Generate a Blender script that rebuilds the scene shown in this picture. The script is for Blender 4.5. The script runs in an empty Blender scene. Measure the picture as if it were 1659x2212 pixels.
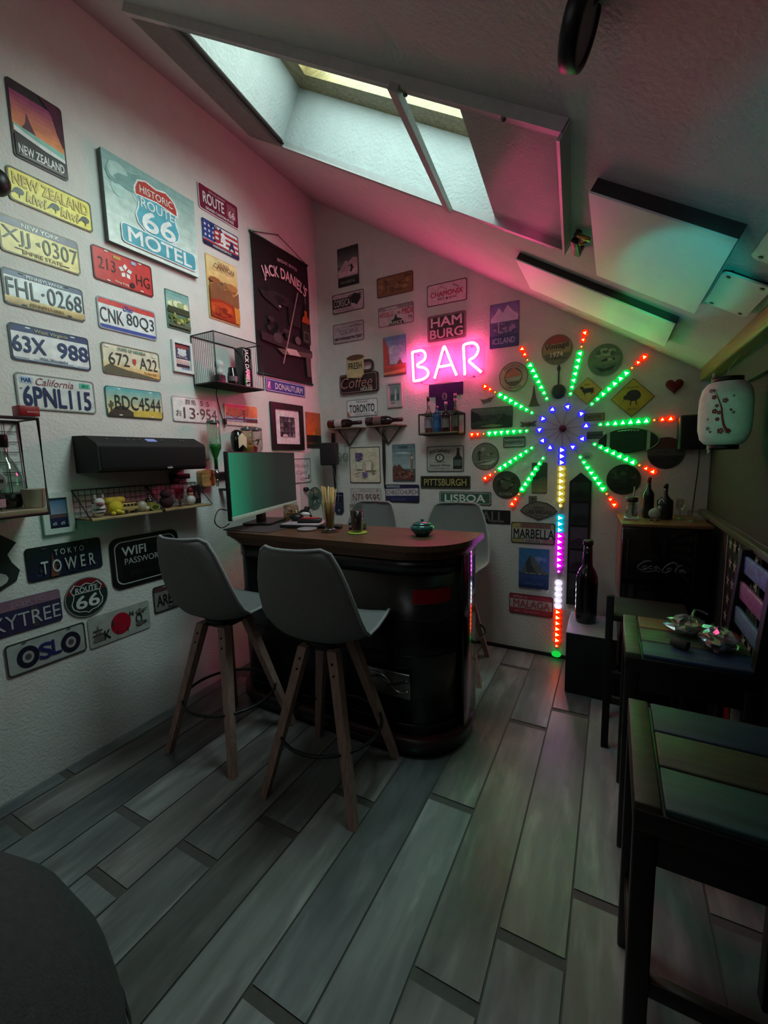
import bpy, bmesh, math, random
from mathutils import Vector, Matrix
random.seed(7)
C = bpy.context.scene
COL = C.collection
PI = math.pi
SLOPE, ZTOP = 0.618, 3.55                      # ceiling: z = ZTOP - SLOPE * x
SN = math.sqrt(1 + SLOPE * SLOPE)

# ---------------------------------------------------------------- camera, light, exposure
cam_d = bpy.data.cameras.new('camera')
cam = bpy.data.objects.new('camera', cam_d); COL.objects.link(cam)
cam_d.sensor_fit = 'HORIZONTAL'; cam_d.sensor_width = 36.0
cam_d.lens = 36.0 * 921.022 / 1659.0
cam_d.clip_start = 0.02
RC = [[0.8815988, 0.4713101, -0.0254997], [0.0371092, -0.1230687, -0.9917041], [-0.4705384, 0.8733389, -0.1259871]]
mw = Matrix.Identity(4)
for i in range(3):
    mw[i][0] = RC[0][i]; mw[i][1] = -RC[1][i]; mw[i][2] = -RC[2][i]
mw[0][3], mw[1][3], mw[2][3] = 2.2645, -3.1022, 1.4379
cam.matrix_world = mw
C.camera = cam

vs = C.view_settings
vs.view_transform = 'Standard'; vs.look = 'None'; vs.gamma = 1.0; vs.exposure = 0.0; vs.use_curve_mapping = False
C.cycles.use_denoising = True
C.cycles.max_bounces = 7; C.cycles.diffuse_bounces = 4; C.cycles.glossy_bounces = 3
C.cycles.transparent_max_bounces = 12; C.cycles.transmission_bounces = 4
C.cycles.caustics_reflective = False; C.cycles.caustics_refractive = False
C.cycles.sample_clamp_indirect = 4.0

W = bpy.data.worlds.new('evening_sky'); C.world = W; W.use_nodes = True
nt = W.node_tree; nt.nodes.clear()
wo = nt.nodes.new('ShaderNodeOutputWorld'); wb = nt.nodes.new('ShaderNodeBackground')
sk = nt.nodes.new('ShaderNodeTexSky'); sk.sky_type = 'HOSEK_WILKIE'; sk.turbidity = 8; sk.ground_albedo = 0.3
sk.sun_direction = (0.5, 0.3, 0.35)
hs = nt.nodes.new('ShaderNodeMix'); hs.data_type = 'RGBA'; hs.inputs[0].default_value = 0.8
hs.inputs[7].default_value = (0.82, 0.95, 0.96, 1)
nt.links.new(sk.outputs[0], hs.inputs[6]); nt.links.new(hs.outputs[2], wb.inputs[0])
wb.inputs[1].default_value = SKY_STRENGTH = 21.0
nt.links.new(wb.outputs[0], wo.inputs[0])

def area(name, loc, target, sx, sy, power, color, portal=False):
    d = bpy.data.lights.new(name, 'AREA'); d.shape = 'RECTANGLE'; d.size = sx; d.size_y = sy
    d.energy = power; d.color = color
    if portal: d.cycles.is_portal = True
    o = bpy.data.objects.new(name, d); COL.objects.link(o); o.location = loc
    o.rotation_euler = (Vector(target) - Vector(loc)).to_track_quat('-Z', 'Y').to_euler()
    return o
def spot(name, loc, target, power, color, angle, blend=0.5, r=0.02):
    d = bpy.data.lights.new(name, 'SPOT'); d.energy = power; d.color = color
    d.spot_size = math.radians(angle); d.spot_blend = blend; d.shadow_soft_size = r
    o = bpy.data.objects.new(name, d); COL.objects.link(o); o.location = loc
    o.rotation_euler = (Vector(target) - Vector(loc)).to_track_quat('-Z', 'Y').to_euler()
    return o
nrm = Vector((SLOPE, 0, 1)) / SN
def slope(x, y, off=0.0):                      # point on the ceiling slope, off = metres into the room
    return Vector((x, y, ZTOP - SLOPE * x)) - nrm * off
sc0 = slope(1.25, -1.46, -0.40)
pt = area('skylight_portal', sc0, sc0 - nrm, 1.40, 0.86, 1, (1, 1, 1), portal=True)
pt.rotation_euler = Matrix(((0.8506, 0, 0.5257), (0, 1, 0), (-0.5257, 0, 0.8506))).to_euler()
# added fill light from behind the camera, no window there
area('rear_fill', (1.35, -3.95, 2.35), (0.9, 0.0, 1.7), 1.0, 0.8, 2.5, (0.9, 1.0, 0.97))
# unseen party light assumed behind the camera throws soft coloured patches
PARTY = (2.05, -3.75, 0.8)
spot('party_light_teal', PARTY, (2.60, -1.95, 1.94), 34.0, (0.0, 0.5, 0.55), 16, 0.8)
spot('party_light_crimson', PARTY, (2.36, -2.16, 2.09), 9.0, (1.0, 0.02, 0.12), 7, 0.35)
spot('party_light_violet', PARTY, (2.24, -1.85, 2.15), 7.0, (0.7, 0.1, 0.7), 14, 1.0)
spot('party_light_teal_board', PARTY, (2.44, -1.22, 2.04), 120.0, (0.0, 0.75, 0.62), 9, 0.35)
spot('party_light_green_board', PARTY, (2.33, -0.55, 2.10), 150.0, (0.02, 1.0, 0.12), 6, 0.5)
spot('party_light_green_floor', PARTY, (1.72, -1.75, 0.0), 5.0, (0.05, 1.0, 0.7), 18, 1.0)
spot('lantern_fill_green', PARTY, (2.64, -.99, 1.57), 26.0, (0.25, 1.0, 0.55), 5, 0.6)  # added spot, brightens the lantern in green
spot('party_light_green_wall', PARTY, (0.0, -2.05, 1.2), 9.0, (0.1, 1.0, 0.6), 10, 1.0)

# ---------------------------------------------------------------- colours and materials
def lin(v): return v / 12.92 if v <= 0.04045 else ((v + 0.055) / 1.055) ** 2.4
def hx(s):
    s = s.lstrip('#')
    if len(s) == 3: s = ''.join(c * 2 for c in s)
    return tuple(lin(int(s[i:i + 2], 16) / 255) for i in (0, 2, 4)) + (1.0,)
MATS = {}
def new_mat(name):
    m = bpy.data.materials.new(name); m.use_nodes = True; m.node_tree.nodes.clear(); MATS[name] = m
    return m, m.node_tree.nodes, m.node_tree.links
def painted(name, rough, metal=0.0, coat=0.0, bump=0.0, bscale=200.0, wear=0.12, wscale=30.0):
    m, N, L = new_mat(name)
    out = N.new('ShaderNodeOutputMaterial'); p = N.new('ShaderNodeBsdfPrincipled')
    a = N.new('ShaderNodeAttribute'); a.attribute_name = 'Col'
    tc = N.new('ShaderNodeTexCoord'); nz = N.new('ShaderNodeTexNoise'); nz.inputs['Scale'].default_value = wscale
    nz.inputs['Detail'].default_value = 4
    L.new(tc.outputs['Object'], nz.inputs['Vector'])
    mr = N.new('ShaderNodeMapRange'); mr.inputs[1].default_value = 0.3; mr.inputs[2].default_value = 0.7
    mr.inputs[3].default_value = 1 - wear; mr.inputs[4].default_value = 1 + wear
    L.new(nz.outputs['Fac'], mr.inputs[0])
    mx = N.new('ShaderNodeMix'); mx.data_type = 'RGBA'; mx.blend_type = 'MULTIPLY'; mx.inputs[0].default_value = 1
    L.new(a.outputs['Color'], mx.inputs[6]); L.new(mr.outputs[0], mx.inputs[7]); L.new(mx.outputs[2], p.inputs['Base Color'])
    p.inputs['Roughness'].default_value = rough; p.inputs['Metallic'].default_value = metal
    p.inputs['Coat Weight'].default_value = coat
    if bump:
        nb = N.new('ShaderNodeTexNoise'); nb.inputs['Scale'].default_value = bscale; nb.inputs['Detail'].default_value = 3
        L.new(tc.outputs['Object'], nb.inputs['Vector'])
        b = N.new('ShaderNodeBump'); b.inputs['Strength'].default_value = bump; b.inputs['Distance'].default_value = 0.004
        L.new(nb.outputs['Fac'], b.inputs['Height']); L.new(b.outputs['Normal'], p.inputs['Normal'])
    L.new(p.outputs[0], out.inputs[0])
    return m
painted('print', 0.38, wear=0.15, wscale=25)
painted('matte', 0.75, wear=0.1)
painted('satin', 0.42, wear=0.08)
painted('gloss', 0.16, coat=0.4, wear=0.05)
painted('lacquer', 0.27, wear=0.2, wscale=6)

def screen_glow_mat(name):  # green glow gradient stands in for green light reflected on the screen
    m, N, L = new_mat(name)
    out = N.new('ShaderNodeOutputMaterial'); p = N.new('ShaderNodeBsdfPrincipled'); p.inputs['Base Color'].default_value = (.012, .013, .013, 1); p.inputs['Roughness'].default_value = .3
    tc = N.new('ShaderNodeTexCoord'); sx = N.new('ShaderNodeSeparateXYZ'); L.new(tc.outputs['Object'], sx.inputs[0])
    r = N.new('ShaderNodeMapRange'); r.inputs[1].default_value = -.45; r.inputs[2].default_value = .12; L.new(sx.outputs[0], r.inputs[0])
    cr = N.new('ShaderNodeValToRGB'); cr.color_ramp.elements[0].color = (.008, .17, .09, 1); cr.color_ramp.elements[1].color = (.006, .009, .008, 1)
    e = cr.color_ramp.elements.new(.45); e.color = (.008, .040, .024, 1)
    L.new(r.outputs[0], cr.inputs[0]); L.new(cr.outputs[0], p.inputs['Emission Color']); p.inputs['Emission Strength'].default_value = 1.0
    L.new(p.outputs[0], out.inputs[0])
screen_glow_mat('screen')
painted('sheet', 0.55, coat=0.0, wear=0.02)
painted('mirror', 0.13, coat=0.5, wear=0.02)
painted('metal', 0.3, metal=1.0, wear=0.1)
painted('fabric', 0.95, bump=0.5, bscale=420, wear=0.14, wscale=180)
painted('plush', 0.95, bump=0.6, bscale=200, wear=0.15, wscale=60)
painted('plaster', 0.9, bump=0.9, bscale=75, wear=0.04, wscale=12)
def wood(name, rough, stretch, scale=9.0, dark=0.6):
    m, N, L = new_mat(name)
    out = N.new('ShaderNodeOutputMaterial'); p = N.new('ShaderNodeBsdfPrincipled')
    a = N.new('ShaderNodeAttribute'); a.attribute_name = 'Col'
    tc = N.new('ShaderNodeTexCoord'); mp = N.new('ShaderNodeMapping'); mp.inputs['Scale'].default_value = stretch
    nz = N.new('ShaderNodeTexNoise'); nz.inputs['Scale'].default_value = scale; nz.inputs['Detail'].default_value = 6
    nz.inputs['Distortion'].default_value = 0.6
    L.new(tc.outputs['Object'], mp.inputs[0]); L.new(mp.outputs[0], nz.inputs['Vector'])
    mr = N.new('ShaderNodeMapRange'); mr.inputs[1].default_value = 0.35; mr.inputs[2].default_value = 0.65
    mr.inputs[3].default_value = dark; mr.inputs[4].default_value = 1.12
    L.new(nz.outputs['Fac'], mr.inputs[0])
    mx = N.new('ShaderNodeMix'); mx.data_type = 'RGBA'; mx.blend_type = 'MULTIPLY'; mx.inputs[0].default_value = 1
    L.new(a.outputs['Color'], mx.inputs[6]); L.new(mr.outputs[0], mx.inputs[7]); L.new(mx.outputs[2], p.inputs['Base Color'])
    p.inputs['Roughness'].default_value = rough
    b = N.new('ShaderNodeBump'); b.inputs['Strength'].default_value = 0.15; b.inputs['Distance'].default_value = 0.003
    L.new(nz.outputs['Fac'], b.inputs['Height']); L.new(b.outputs['Normal'], p.inputs['Normal'])
    L.new(p.outputs[0], out.inputs[0]); return m
wood('wood_x', 0.35, (0.6, 9, 9)); wood('wood_y', 0.35, (9, 0.6, 9)); wood('wood_z', 0.5, (9, 9, 0.6), dark=0.75)
wood('plank_paint', 0.5, (0.9, 9, 9), 5.0, dark=0.6)
def washed_plank(name):
    m, N, L = new_mat(name)
    out = N.new('ShaderNodeOutputMaterial'); p = N.new('ShaderNodeBsdfPrincipled')
    a = N.new('ShaderNodeAttribute'); a.attribute_name = 'Col'; tc = N.new('ShaderNodeTexCoord')
    add = N.new('ShaderNodeVectorMath'); add.operation = 'MULTIPLY_ADD'; add.inputs[1].default_value = (37, 91, 53)
    L.new(a.outputs['Color'], add.inputs[0]); L.new(tc.outputs['Object'], add.inputs[2])
    col = a.outputs['Color']
    for sc, st, det, lo, hi, f0, f1 in ((2.6, (7, .7, 1), 5, .80, 1.10, .35, .65), (1.5, (2.4, .9, 1), 5, .55, 1.14, .36, .60), (5.0, (4, .8, 1), 5, .86, 1.30, .50, .72)):
        mp = N.new('ShaderNodeMapping'); mp.inputs['Scale'].default_value = st; L.new(add.outputs[0], mp.inputs[0])
        nz = N.new('ShaderNodeTexNoise'); nz.inputs['Scale'].default_value = sc; nz.inputs['Detail'].default_value = det; nz.inputs['Distortion'].default_value = .4
        L.new(mp.outputs[0], nz.inputs['Vector'])
        mr = N.new('ShaderNodeMapRange'); mr.inputs[1].default_value = f0; mr.inputs[2].default_value = f1; mr.inputs[3].default_value = lo; mr.inputs[4].default_value = hi
        L.new(nz.outputs['Fac'], mr.inputs[0])
        mx = N.new('ShaderNodeMix'); mx.data_type = 'RGBA'; mx.blend_type = 'MULTIPLY'; mx.inputs[0].default_value = 1
        L.new(col, mx.inputs[6]); L.new(mr.outputs[0], mx.inputs[7]); col = mx.outputs[2]
    L.new(col, p.inputs['Base Color']); p.inputs['Roughness'].default_value = .36; L.new(p.outputs[0], out.inputs[0])
washed_plank('plank')
def glassy(name, gloss=0.14, rough=0.03):
    m, N, L = new_mat(name)
    out = N.new('ShaderNodeOutputMaterial'); t = N.new('ShaderNodeBsdfTransparent'); g = N.new('ShaderNodeBsdfGlossy')
    g.inputs['Roughness'].default_value = rough
    a = N.new('ShaderNodeAttribute'); a.attribute_name = 'Col'; L.new(a.outputs['Color'], t.inputs[0])
    lw = N.new('ShaderNodeLayerWeight'); lw.inputs[0].default_value = 0.35
    mr = N.new('ShaderNodeMapRange'); mr.inputs[3].default_value = gloss * 0.35; mr.inputs[4].default_value = min(1, gloss * 5)
    L.new(lw.outputs['Facing'], mr.inputs[0])
    mx = N.new('ShaderNodeMixShader'); L.new(mr.outputs[0], mx.inputs[0]); L.new(t.outputs[0], mx.inputs[1]); L.new(g.outputs[0], mx.inputs[2])
    L.new(mx.outputs[0], out.inputs[0]); return m
glassy('glass'); glassy('pane', 0.004, 0.25); glassy('film', 0.5, 0.18)
def emit(name, col, strength):
    if name in MATS: return name
    m, N, L = new_mat(name)
    out = N.new('ShaderNodeOutputMaterial'); e = N.new('ShaderNodeEmission')
    e.inputs[0].default_value = (*col, 1); e.inputs[1].default_value = strength
    L.new(e.outputs[0], out.inputs[0]); return name

# ---------------------------------------------------------------- mesh builder
class B:
    gain = 1.0
    def __init__(s):
        s.bm = bmesh.new(); s.cl = s.bm.loops.layers.float_color.new('Col'); s.mats = []
    def mi(s, m):
        if m not in s.mats: s.mats.append(m)
        return s.mats.index(m)
    def fin(s, faces, m, c, smooth=False):
        i = s.mi(m); c = hx(c) if isinstance(c, str) else c
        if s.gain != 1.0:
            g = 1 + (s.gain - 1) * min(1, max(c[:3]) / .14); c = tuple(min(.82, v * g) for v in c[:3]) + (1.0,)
        for f in faces:
            f.material_index = i; f.smooth = smooth
            for l in f.loops: l[s.cl] = c
    def face(s, pts, m, c, smooth=False):
        f = s.bm.faces.new([s.bm.verts.new(p) for p in pts]); s.fin([f], m, c, smooth); return f
    def box(s, c, sz, m, col, bev=0.0, rz=0.0, M=None, seg=2):
        T = Matrix.Translation(c) @ Matrix.Rotation(rz, 4, 'Z') if M is None else M @ Matrix.Translation(c)
        r = bmesh.ops.create_cube(s.bm, size=1, matrix=T @ Matrix.Diagonal((*sz, 1)))
        vs_ = r['verts']; fs = list({f for v in vs_ for f in v.link_faces})
        if bev > 0:
            es = list({e for v in vs_ for e in v.link_edges})
            rb = bmesh.ops.bevel(s.bm, geom=es, offset=min(bev, min(sz) * 0.49), segments=seg, profile=0.5, affect='EDGES')
            vv = set(rb['verts'])
            for v in list(vv):
                for f in v.link_faces: vv.update(f.verts)
            fs = list({f for v in vv for f in v.link_faces})
        s.fin(fs, m, col, bev > 0); return s
    def strip(s, rings, m, col, closed=True, caps=True, smooth=True, loop=False):
        vr = [[s.bm.verts.new(p) for p in r] for r in rings]; fs = []
        n = len(vr[0]); k = len(vr)
        for i in range(k if loop else k - 1):
            a, b = vr[i], vr[(i + 1) % k]
            for j in range(n if closed else n - 1):
                try: fs.append(s.bm.faces.new((a[j], a[(j + 1) % n], b[(j + 1) % n], b[j])))
                except ValueError: pass
        s.fin(fs, m, col, smooth)
        if caps and not loop and closed:
            s.fin([s.bm.faces.new(list(reversed(vr[0]))), s.bm.faces.new(vr[-1])], m, col, False)
        return s
    def tube(s, pts, r, m, col, n=8, closed=False, smooth=True):
        pts = [Vector(p) for p in pts]; rr = r if isinstance(r, (list, tuple)) else [r] * len(pts)
        rings = []; k = len(pts); up = None
        for i in range(k):
            if closed: d = pts[(i + 1) % k] - pts[i - 1]
            else: d = pts[min(i + 1, k - 1)] - pts[max(i - 1, 0)]
            d.normalize()
            if up is None:
                up = Vector((0, 0, 1)) if abs(d.z) < 0.9 else Vector((1, 0, 0))
            x = up - d * up.dot(d)
            if x.length < 1e-4: x = d.orthogonal()
            x.normalize(); up = x; y = d.cross(x)
            rings.append([pts[i] + (x * math.cos(2 * PI * j / n) + y * math.sin(2 * PI * j / n)) * rr[i] for j in range(n)])
        return s.strip(rings, m, col, smooth=smooth, loop=closed)
    def cyl(s, p, q, r, m, col, r2=None, n=20):
        p, q = Vector(p), Vector(q); return s.tube([p, q], [r, r if r2 is None else r2], m, col, n)
    def lathe(s, prof, m, col, o=(0, 0, 0), n=24, M=None, caps=True):
        o = Vector(o); rings = []
        for (r, z) in prof:
            ring = [Vector((max(r, 1e-4) * math.cos(2 * PI * j / n), max(r, 1e-4) * math.sin(2 * PI * j / n), z)) for j in range(n)]
            rings.append([(M @ p if M else p) + o for p in ring])
        return s.strip(rings, m, col, caps=caps)
    def ball(s, c, r, m, col, n=14, k=8):
        r = r if isinstance(r, (list, tuple)) else (r, r, r); rings = []
        for i in range(k + 1):
            t = PI * i / k - PI / 2; cr = max(math.cos(t), 1e-3)
            rings.append([Vector((c[0] + r[0] * cr * math.cos(2 * PI * j / n), c[1] + r[1] * cr * math.sin(2 * PI * j / n), c[2] + r[2] * math.sin(t))) for j in range(n)])
        return s.strip(rings, m, col)
    def prism(s, pts, z0, z1, m, col, M=None, side=None, smooth=False):
        f = (lambda p: M @ Vector(p)) if M is not None else Vector
        a = [s.bm.verts.new(f((x, y, z0))) for x, y in pts]; b = [s.bm.verts.new(f((x, y, z1))) for x, y in pts]
        n = len(pts); top = s.bm.faces.new(b); bot = s.bm.faces.new(list(reversed(a)))
        sd = [s.bm.faces.new((a[i], a[(i + 1) % n], b[(i + 1) % n], b[i])) for i in range(n)]
        s.fin([top, bot], m, col); s.fin(sd, m, side or col, smooth); return s
    def obj(s, name, parent=None, M=None, subsurf=0):
        bmesh.ops.recalc_face_normals(s.bm, faces=[f for f in s.bm.faces if len(f.verts) > 2]) if getattr(s, 'recalc', False) else None
        me = bpy.data.meshes.new(name); s.bm.to_mesh(me); s.bm.free()
        for m in s.mats: me.materials.append(MATS[m])
        o = bpy.data.objects.new(name, me); COL.objects.link(o)
        if M is not None: o.matrix_world = M
        if parent: o.parent = parent
        if subsurf:
            md = o.modifiers.new('subsurf', 'SUBSURF'); md.levels = subsurf; md.render_levels = subsurf
        return o
def tag(o, label, cat, group=None, kind=None):
    o['label'] = label; o['category'] = cat
    if group: o['group'] = group
    if kind: o['kind'] = kind
    return o
def thing(name, label, cat, loc=(0, 0, 0), rz=0.0, group=None, M=None):
    o = bpy.data.objects.new(name, None); COL.objects.link(o); o.empty_display_size = 0.1
    if M is not None: o.matrix_world = M
    else: o.location = loc; o.rotation_euler = (0, 0, rz)
    return tag(o, label, cat, group)
def structure(o, label, cat='structure'):
    o['kind'] = 'structure'; o['label'] = label; o['category'] = cat; return o
def copy_thing(o, parent=None):
    c = o.copy(); COL.objects.link(c)
    if parent: c.parent = parent
    for ch in [x for x in ALL_CHILDREN(o)]: copy_thing(ch, c)
    return c
def ALL_CHILDREN(o): return [x for x in bpy.data.objects if x.parent == o]

def rrect(w, h, r, n=5, cx=0, cy=0):
    r = min(r, w / 2 - 1e-5, h / 2 - 1e-5); P = []
    for (sx, sy, a0) in ((1, 1, 0), (-1, 1, 90), (-1, -1, 180), (1, -1, 270)):
        for i in range(n + 1):
            a = math.radians(a0 + 90 * i / n)
            P.append((cx + sx * (w / 2 - r) + r * math.cos(a), cy + sy * (h / 2 - r) + r * math.sin(a)))
    return P
def ellp(rx, ry, n=36, cx=0, cy=0): return [(cx + rx * math.cos(2 * PI * i / n), cy + ry * math.sin(2 * PI * i / n)) for i in range(n)]
def star(cx, cy, r, k=5, ir=0.4, rot=PI / 2):
    return [(cx + (r if i % 2 == 0 else r * ir) * math.cos(rot + PI * i / k), cy + (r if i % 2 == 0 else r * ir) * math.sin(rot + PI * i / k)) for i in range(2 * k)]

# ---------------------------------------------------------------- lettering
TXT = {}
def text_mesh(t, bold=0.0, shear=0.0):
    key = (t, bold, shear)
    if key not in TXT:
        cu = bpy.data.curves.new('lettering_curve', 'FONT'); cu.body = t; cu.size = 1.0; cu.offset = bold; cu.shear = shear
        cu.resolution_u = 3; cu.fill_mode = 'FRONT'
        o = bpy.data.objects.new('lettering_curve', cu); COL.objects.link(o)
        dg = bpy.context.evaluated_depsgraph_get(); dg.update()
        me = bpy.data.meshes.new_from_object(o.evaluated_get(dg), depsgraph=dg)
        V = [(v.co.x, v.co.y) for v in me.vertices]; F = [tuple(p.vertices) for p in me.polygons]
        bpy.data.objects.remove(o); bpy.data.curves.remove(cu); bpy.data.meshes.remove(me)
        if not V: V = [(0, 0), (1, 0), (1, 1)]; F = []
        x0 = min(v[0] for v in V); x1 = max(v[0] for v in V); y0 = min(v[1] for v in V); y1 = max(v[1] for v in V)
        TXT[key] = ([(v[0] - (x0 + x1) / 2, v[1] - (y0 + y1) / 2) for v in V], F, x1 - x0, y1 - y0)
    return TXT[key]
def put_text(b, t, cx, cy, h, m, c, w=None, bold=0.02, z=0.0, rot=0.0, bend=0.0, shear=0.0, M=None, maxw=None):
    """h = height of the letters in metres, w = overall width (None: natural), bend = radius of an arc (+ bulges up)"""
    V, F, tw, th = text_mesh(t, 0.0, shear)
    sy = h / max(th, 1e-6); sx = w / max(tw, 1e-6) if w else sy
    if maxw and sx * tw > maxw: sx = maxw / tw
    ca, sa = math.cos(rot), math.sin(rot); vs_ = []
    d = bold * 0.9; offs = [(0, 0)] if d <= 0.001 else [(-d, -d), (d, -d), (d, d), (-d, d)]
    pts = [(x + ox, y + oy) for ox, oy in offs for (x, y) in V]; n_ = len(V)
    F = [[i + k * n_ for i in f] for k in range(len(offs)) for f in F]
    for q_, (x, y) in enumerate(pts):
        x *= sx; y *= sy
        if bend:
            a = x / bend; x, y = (bend + y) * math.sin(a), (bend + y) * math.cos(a) - bend
        p = Vector((cx + x * ca - y * sa, cy + x * sa + y * ca, z + .00015 * (q_ // n_))); vs_.append(b.bm.verts.new(M @ p if M is not None else p))
    fs = []
    for f in F:
        try: fs.append(b.bm.faces.new([vs_[i] for i in f]))
        except ValueError: pass
    b.fin(fs, m, c)

# ---------------------------------------------------------------- the room
def ML(y, z, x=0.0): return Matrix(((0, 0, 1, x), (1, 0, 0, y), (0, 1, 0, z), (0, 0, 0, 1)))       # on the left wall
def MB(x, z, y=0.0): return Matrix(((1, 0, 0, x), (0, 0, -1, y), (0, 1, 0, z), (0, 0, 0, 1)))      # on the back wall
def MS(x, y, off=0.0):                                                                              # on the ceiling slope
    p = slope(x, y, off); xd = Vector((1, 0, -SLOPE)) / SN
    return Matrix(((xd.x, 0, -nrm.x, p.x), (0, -1, 0, p.y), (xd.z, 0, -nrm.z, p.z), (0, 0, 0, 1)))
YR, XR = -4.3, 2.76                     # rear wall, knee wall
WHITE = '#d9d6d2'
HOLE = [(0.600, -1.070), (1.773, -1.110), (1.849, -1.856), (0.773, -1.841)]      # far-left, far-right, near-right, near-left
b = B(); rnd = random.Random(3)
b.face([(-.05, YR - .05, -0.004), (XR + .05, YR - .05, -0.004), (XR + .05, .05, -0.004), (-.05, .05, -0.004)], 'matte', '#565350')
joints = {0: [-2.45], 3: [-2.42], 4: [-2.205], 5: [-1.98], 6: [-1.72], 7: [-2.42], 8: [-1.565], 9: [-2.175, -0.87], 10: [-1.965, -0.68], 11: [-1.735], 12: [-1.2]}
PW, PLEN = 0.1915, 1.29
tones = ['#878a8a', '#7f7f7b', '#919394', '#737a79', '#8a8784', '#7b8081', '#949594', '#707475']
for k in range(-1, 15):
    x0 = max(0.0, 0.091 + PW * k); x1 = min(XR, 0.091 + PW * (k + 1))
    if x1 <= x0: continue
    j0 = joints.get(k, [rnd.uniform(-1.2, 0)])[0]
    y = j0 + PLEN * 4
    while y > YR - PLEN:
        a, c = max(YR, y - PLEN + 0.018), min(0.0, y - 0.018)
        if c > a: b.face([(x0 + 0.0034, a, 0), (x1 - 0.0034, a, 0), (x1 - 0.0034, c, 0), (x0 + 0.0034, c, 0)], 'plank', rnd.choice(tones))
        y -= PLEN
structure(b.obj('floor'), 'grey washed wood-look plank floor', 'floor')

def wall(name, quad, col, label):
    b = B(); b.face(quad, 'plaster', col); return structure(b.obj(name), label, 'wall')
wall('wall_left', [(0, YR - .05, -.06), (0, 0.05, -.06), (0, 0.05, ZTOP + .05), (0, YR - .05, ZTOP + .05)], WHITE, 'white plastered tall wall on the left covered in plates')
wall('wall_back', [(-0.05, 0, -.06), (XR + .08, 0, -.06), (XR + .08, 0, 1.95), (-0.05, 0, ZTOP + .1)], WHITE, 'white plastered back wall under the sloping ceiling')
wall('wall_rear', [(-.05, YR, -.06), (XR + .08, YR, -.06), (XR + .08, YR, 1.95), (-.05, YR, ZTOP + .1)], '#a8a5a0', 'wall behind the camera')
wall('wall_right', [(XR, YR - .05, -.06), (XR, .05, -.06), (XR, .05, 1.72), (XR, YR - .05, 1.72)], '#33312f', 'dark low knee wall on the right')
b = B(); b.box((XR + 0.01, YR / 2, 1.78), (0.06, -YR, 0.13), 'matte', '#1d1c1b')  # solid dark box, the recess shade is put into its colour
structure(b.obj('trim_1'), 'dark strip painted as the shaded recess between knee wall and beam', 'trim')
b = B(); b.box((2.715, YR / 2 + 0.13, 1.862), (0.07, -YR - 0.30, 0.075), 'wood_y', '#8a7a3e', bev=0.008)
structure(b.obj('trim_2'), 'yellowish wooden beam along the foot of the ceiling slope', 'beam')
b = B(); b.box((XR - 0.02, YR / 2, 1.075), (0.035, -YR - 0.002, 0.03), 'wood_y', '#55524a', bev=0.004)
structure(b.obj('trim_3'), 'narrow ledge along the knee wall', 'trim')
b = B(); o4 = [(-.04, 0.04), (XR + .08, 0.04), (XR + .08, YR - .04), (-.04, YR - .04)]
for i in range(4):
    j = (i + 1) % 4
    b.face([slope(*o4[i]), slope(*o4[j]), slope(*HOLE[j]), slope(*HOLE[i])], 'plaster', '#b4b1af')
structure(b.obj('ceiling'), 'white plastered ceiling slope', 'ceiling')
b = B()
b.box((1.38, -0.006, 0.012), (2.76, 0.012, 0.024), 'matte', '#161514')
structure(b.obj('baseboard_back'), 'thin black baseboard under the back wall', 'baseboard')

# roof window: plastered shaft, pine frame, glass
DEP = 0.245
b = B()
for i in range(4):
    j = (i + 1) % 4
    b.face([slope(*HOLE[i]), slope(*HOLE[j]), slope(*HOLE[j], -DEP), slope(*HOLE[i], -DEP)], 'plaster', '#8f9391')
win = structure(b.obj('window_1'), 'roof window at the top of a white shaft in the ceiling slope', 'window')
cx_, cy_ = sum(p[0] for p in HOLE) / 4, sum(p[1] for p in HOLE) / 4
b = B()
inn = [(cx_ + (p[0] - cx_) * 0.86, cy_ + (p[1] - cy_) * 0.78) for p in HOLE]
for i in range(4):
    j = (i + 1) % 4
    q = [slope(*HOLE[i], -DEP), slope(*HOLE[j], -DEP), slope(*inn[j], -DEP - 0.02), slope(*inn[i], -DEP - 0.02)]
    b.face(q, 'wood_x' if i % 2 == 0 else 'wood_y', '#8a7850')
    b.face([slope(*inn[i], -DEP - 0.02), slope(*inn[j], -DEP - 0.02), slope(*inn[j], -DEP - 0.10), slope(*inn[i], -DEP - 0.10)], 'wood_x' if i % 2 == 0 else 'wood_y', '#85734c')
b.obj('window_frame', win)
b = B(); b.face([slope(*p, -DEP - 0.09) for p in inn], 'pane', '#e6efec'); b.obj('window_pane', win)

# clear acrylic cover hung under the opening
t = thing('skylight_cover', 'clear acrylic sheet cover hung below the roof window with a dark strip painted for the shade at its side', 'cover', slope(1.25, -1.45))
o_ = Vector(t.location)
def cov(x, y, off): return slope(x, y, off) - o_
b = B(); q = [(0.60, -1.12), (2.07, -1.14), (2.135, -1.90), (0.77, -1.89)]
for off in (0.034, 0.038): b.face([cov(*p, off) for p in q], 'pane', '#eef3f2')
b.obj('acrylic_sheet', t)
def bar(name, p, q, w, off0, off1, m, col):
    b = B(); d = Vector((q[0] - p[0], q[1] - p[1])); d.normalize(); n2 = Vector((-d.y, d.x)) * w / 2
    r = []
    for pt_ in (p, q):
        r.append([cov(pt_[0] + n2.x, pt_[1] + n2.y, off0), cov(pt_[0] - n2.x, pt_[1] - n2.y, off0), cov(pt_[0] - n2.x, pt_[1] - n2.y, off1), cov(pt_[0] + n2.x, pt_[1] + n2.y, off1)])
    b.strip(r, m, col, smooth=False); return b.obj(name, t)
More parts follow.
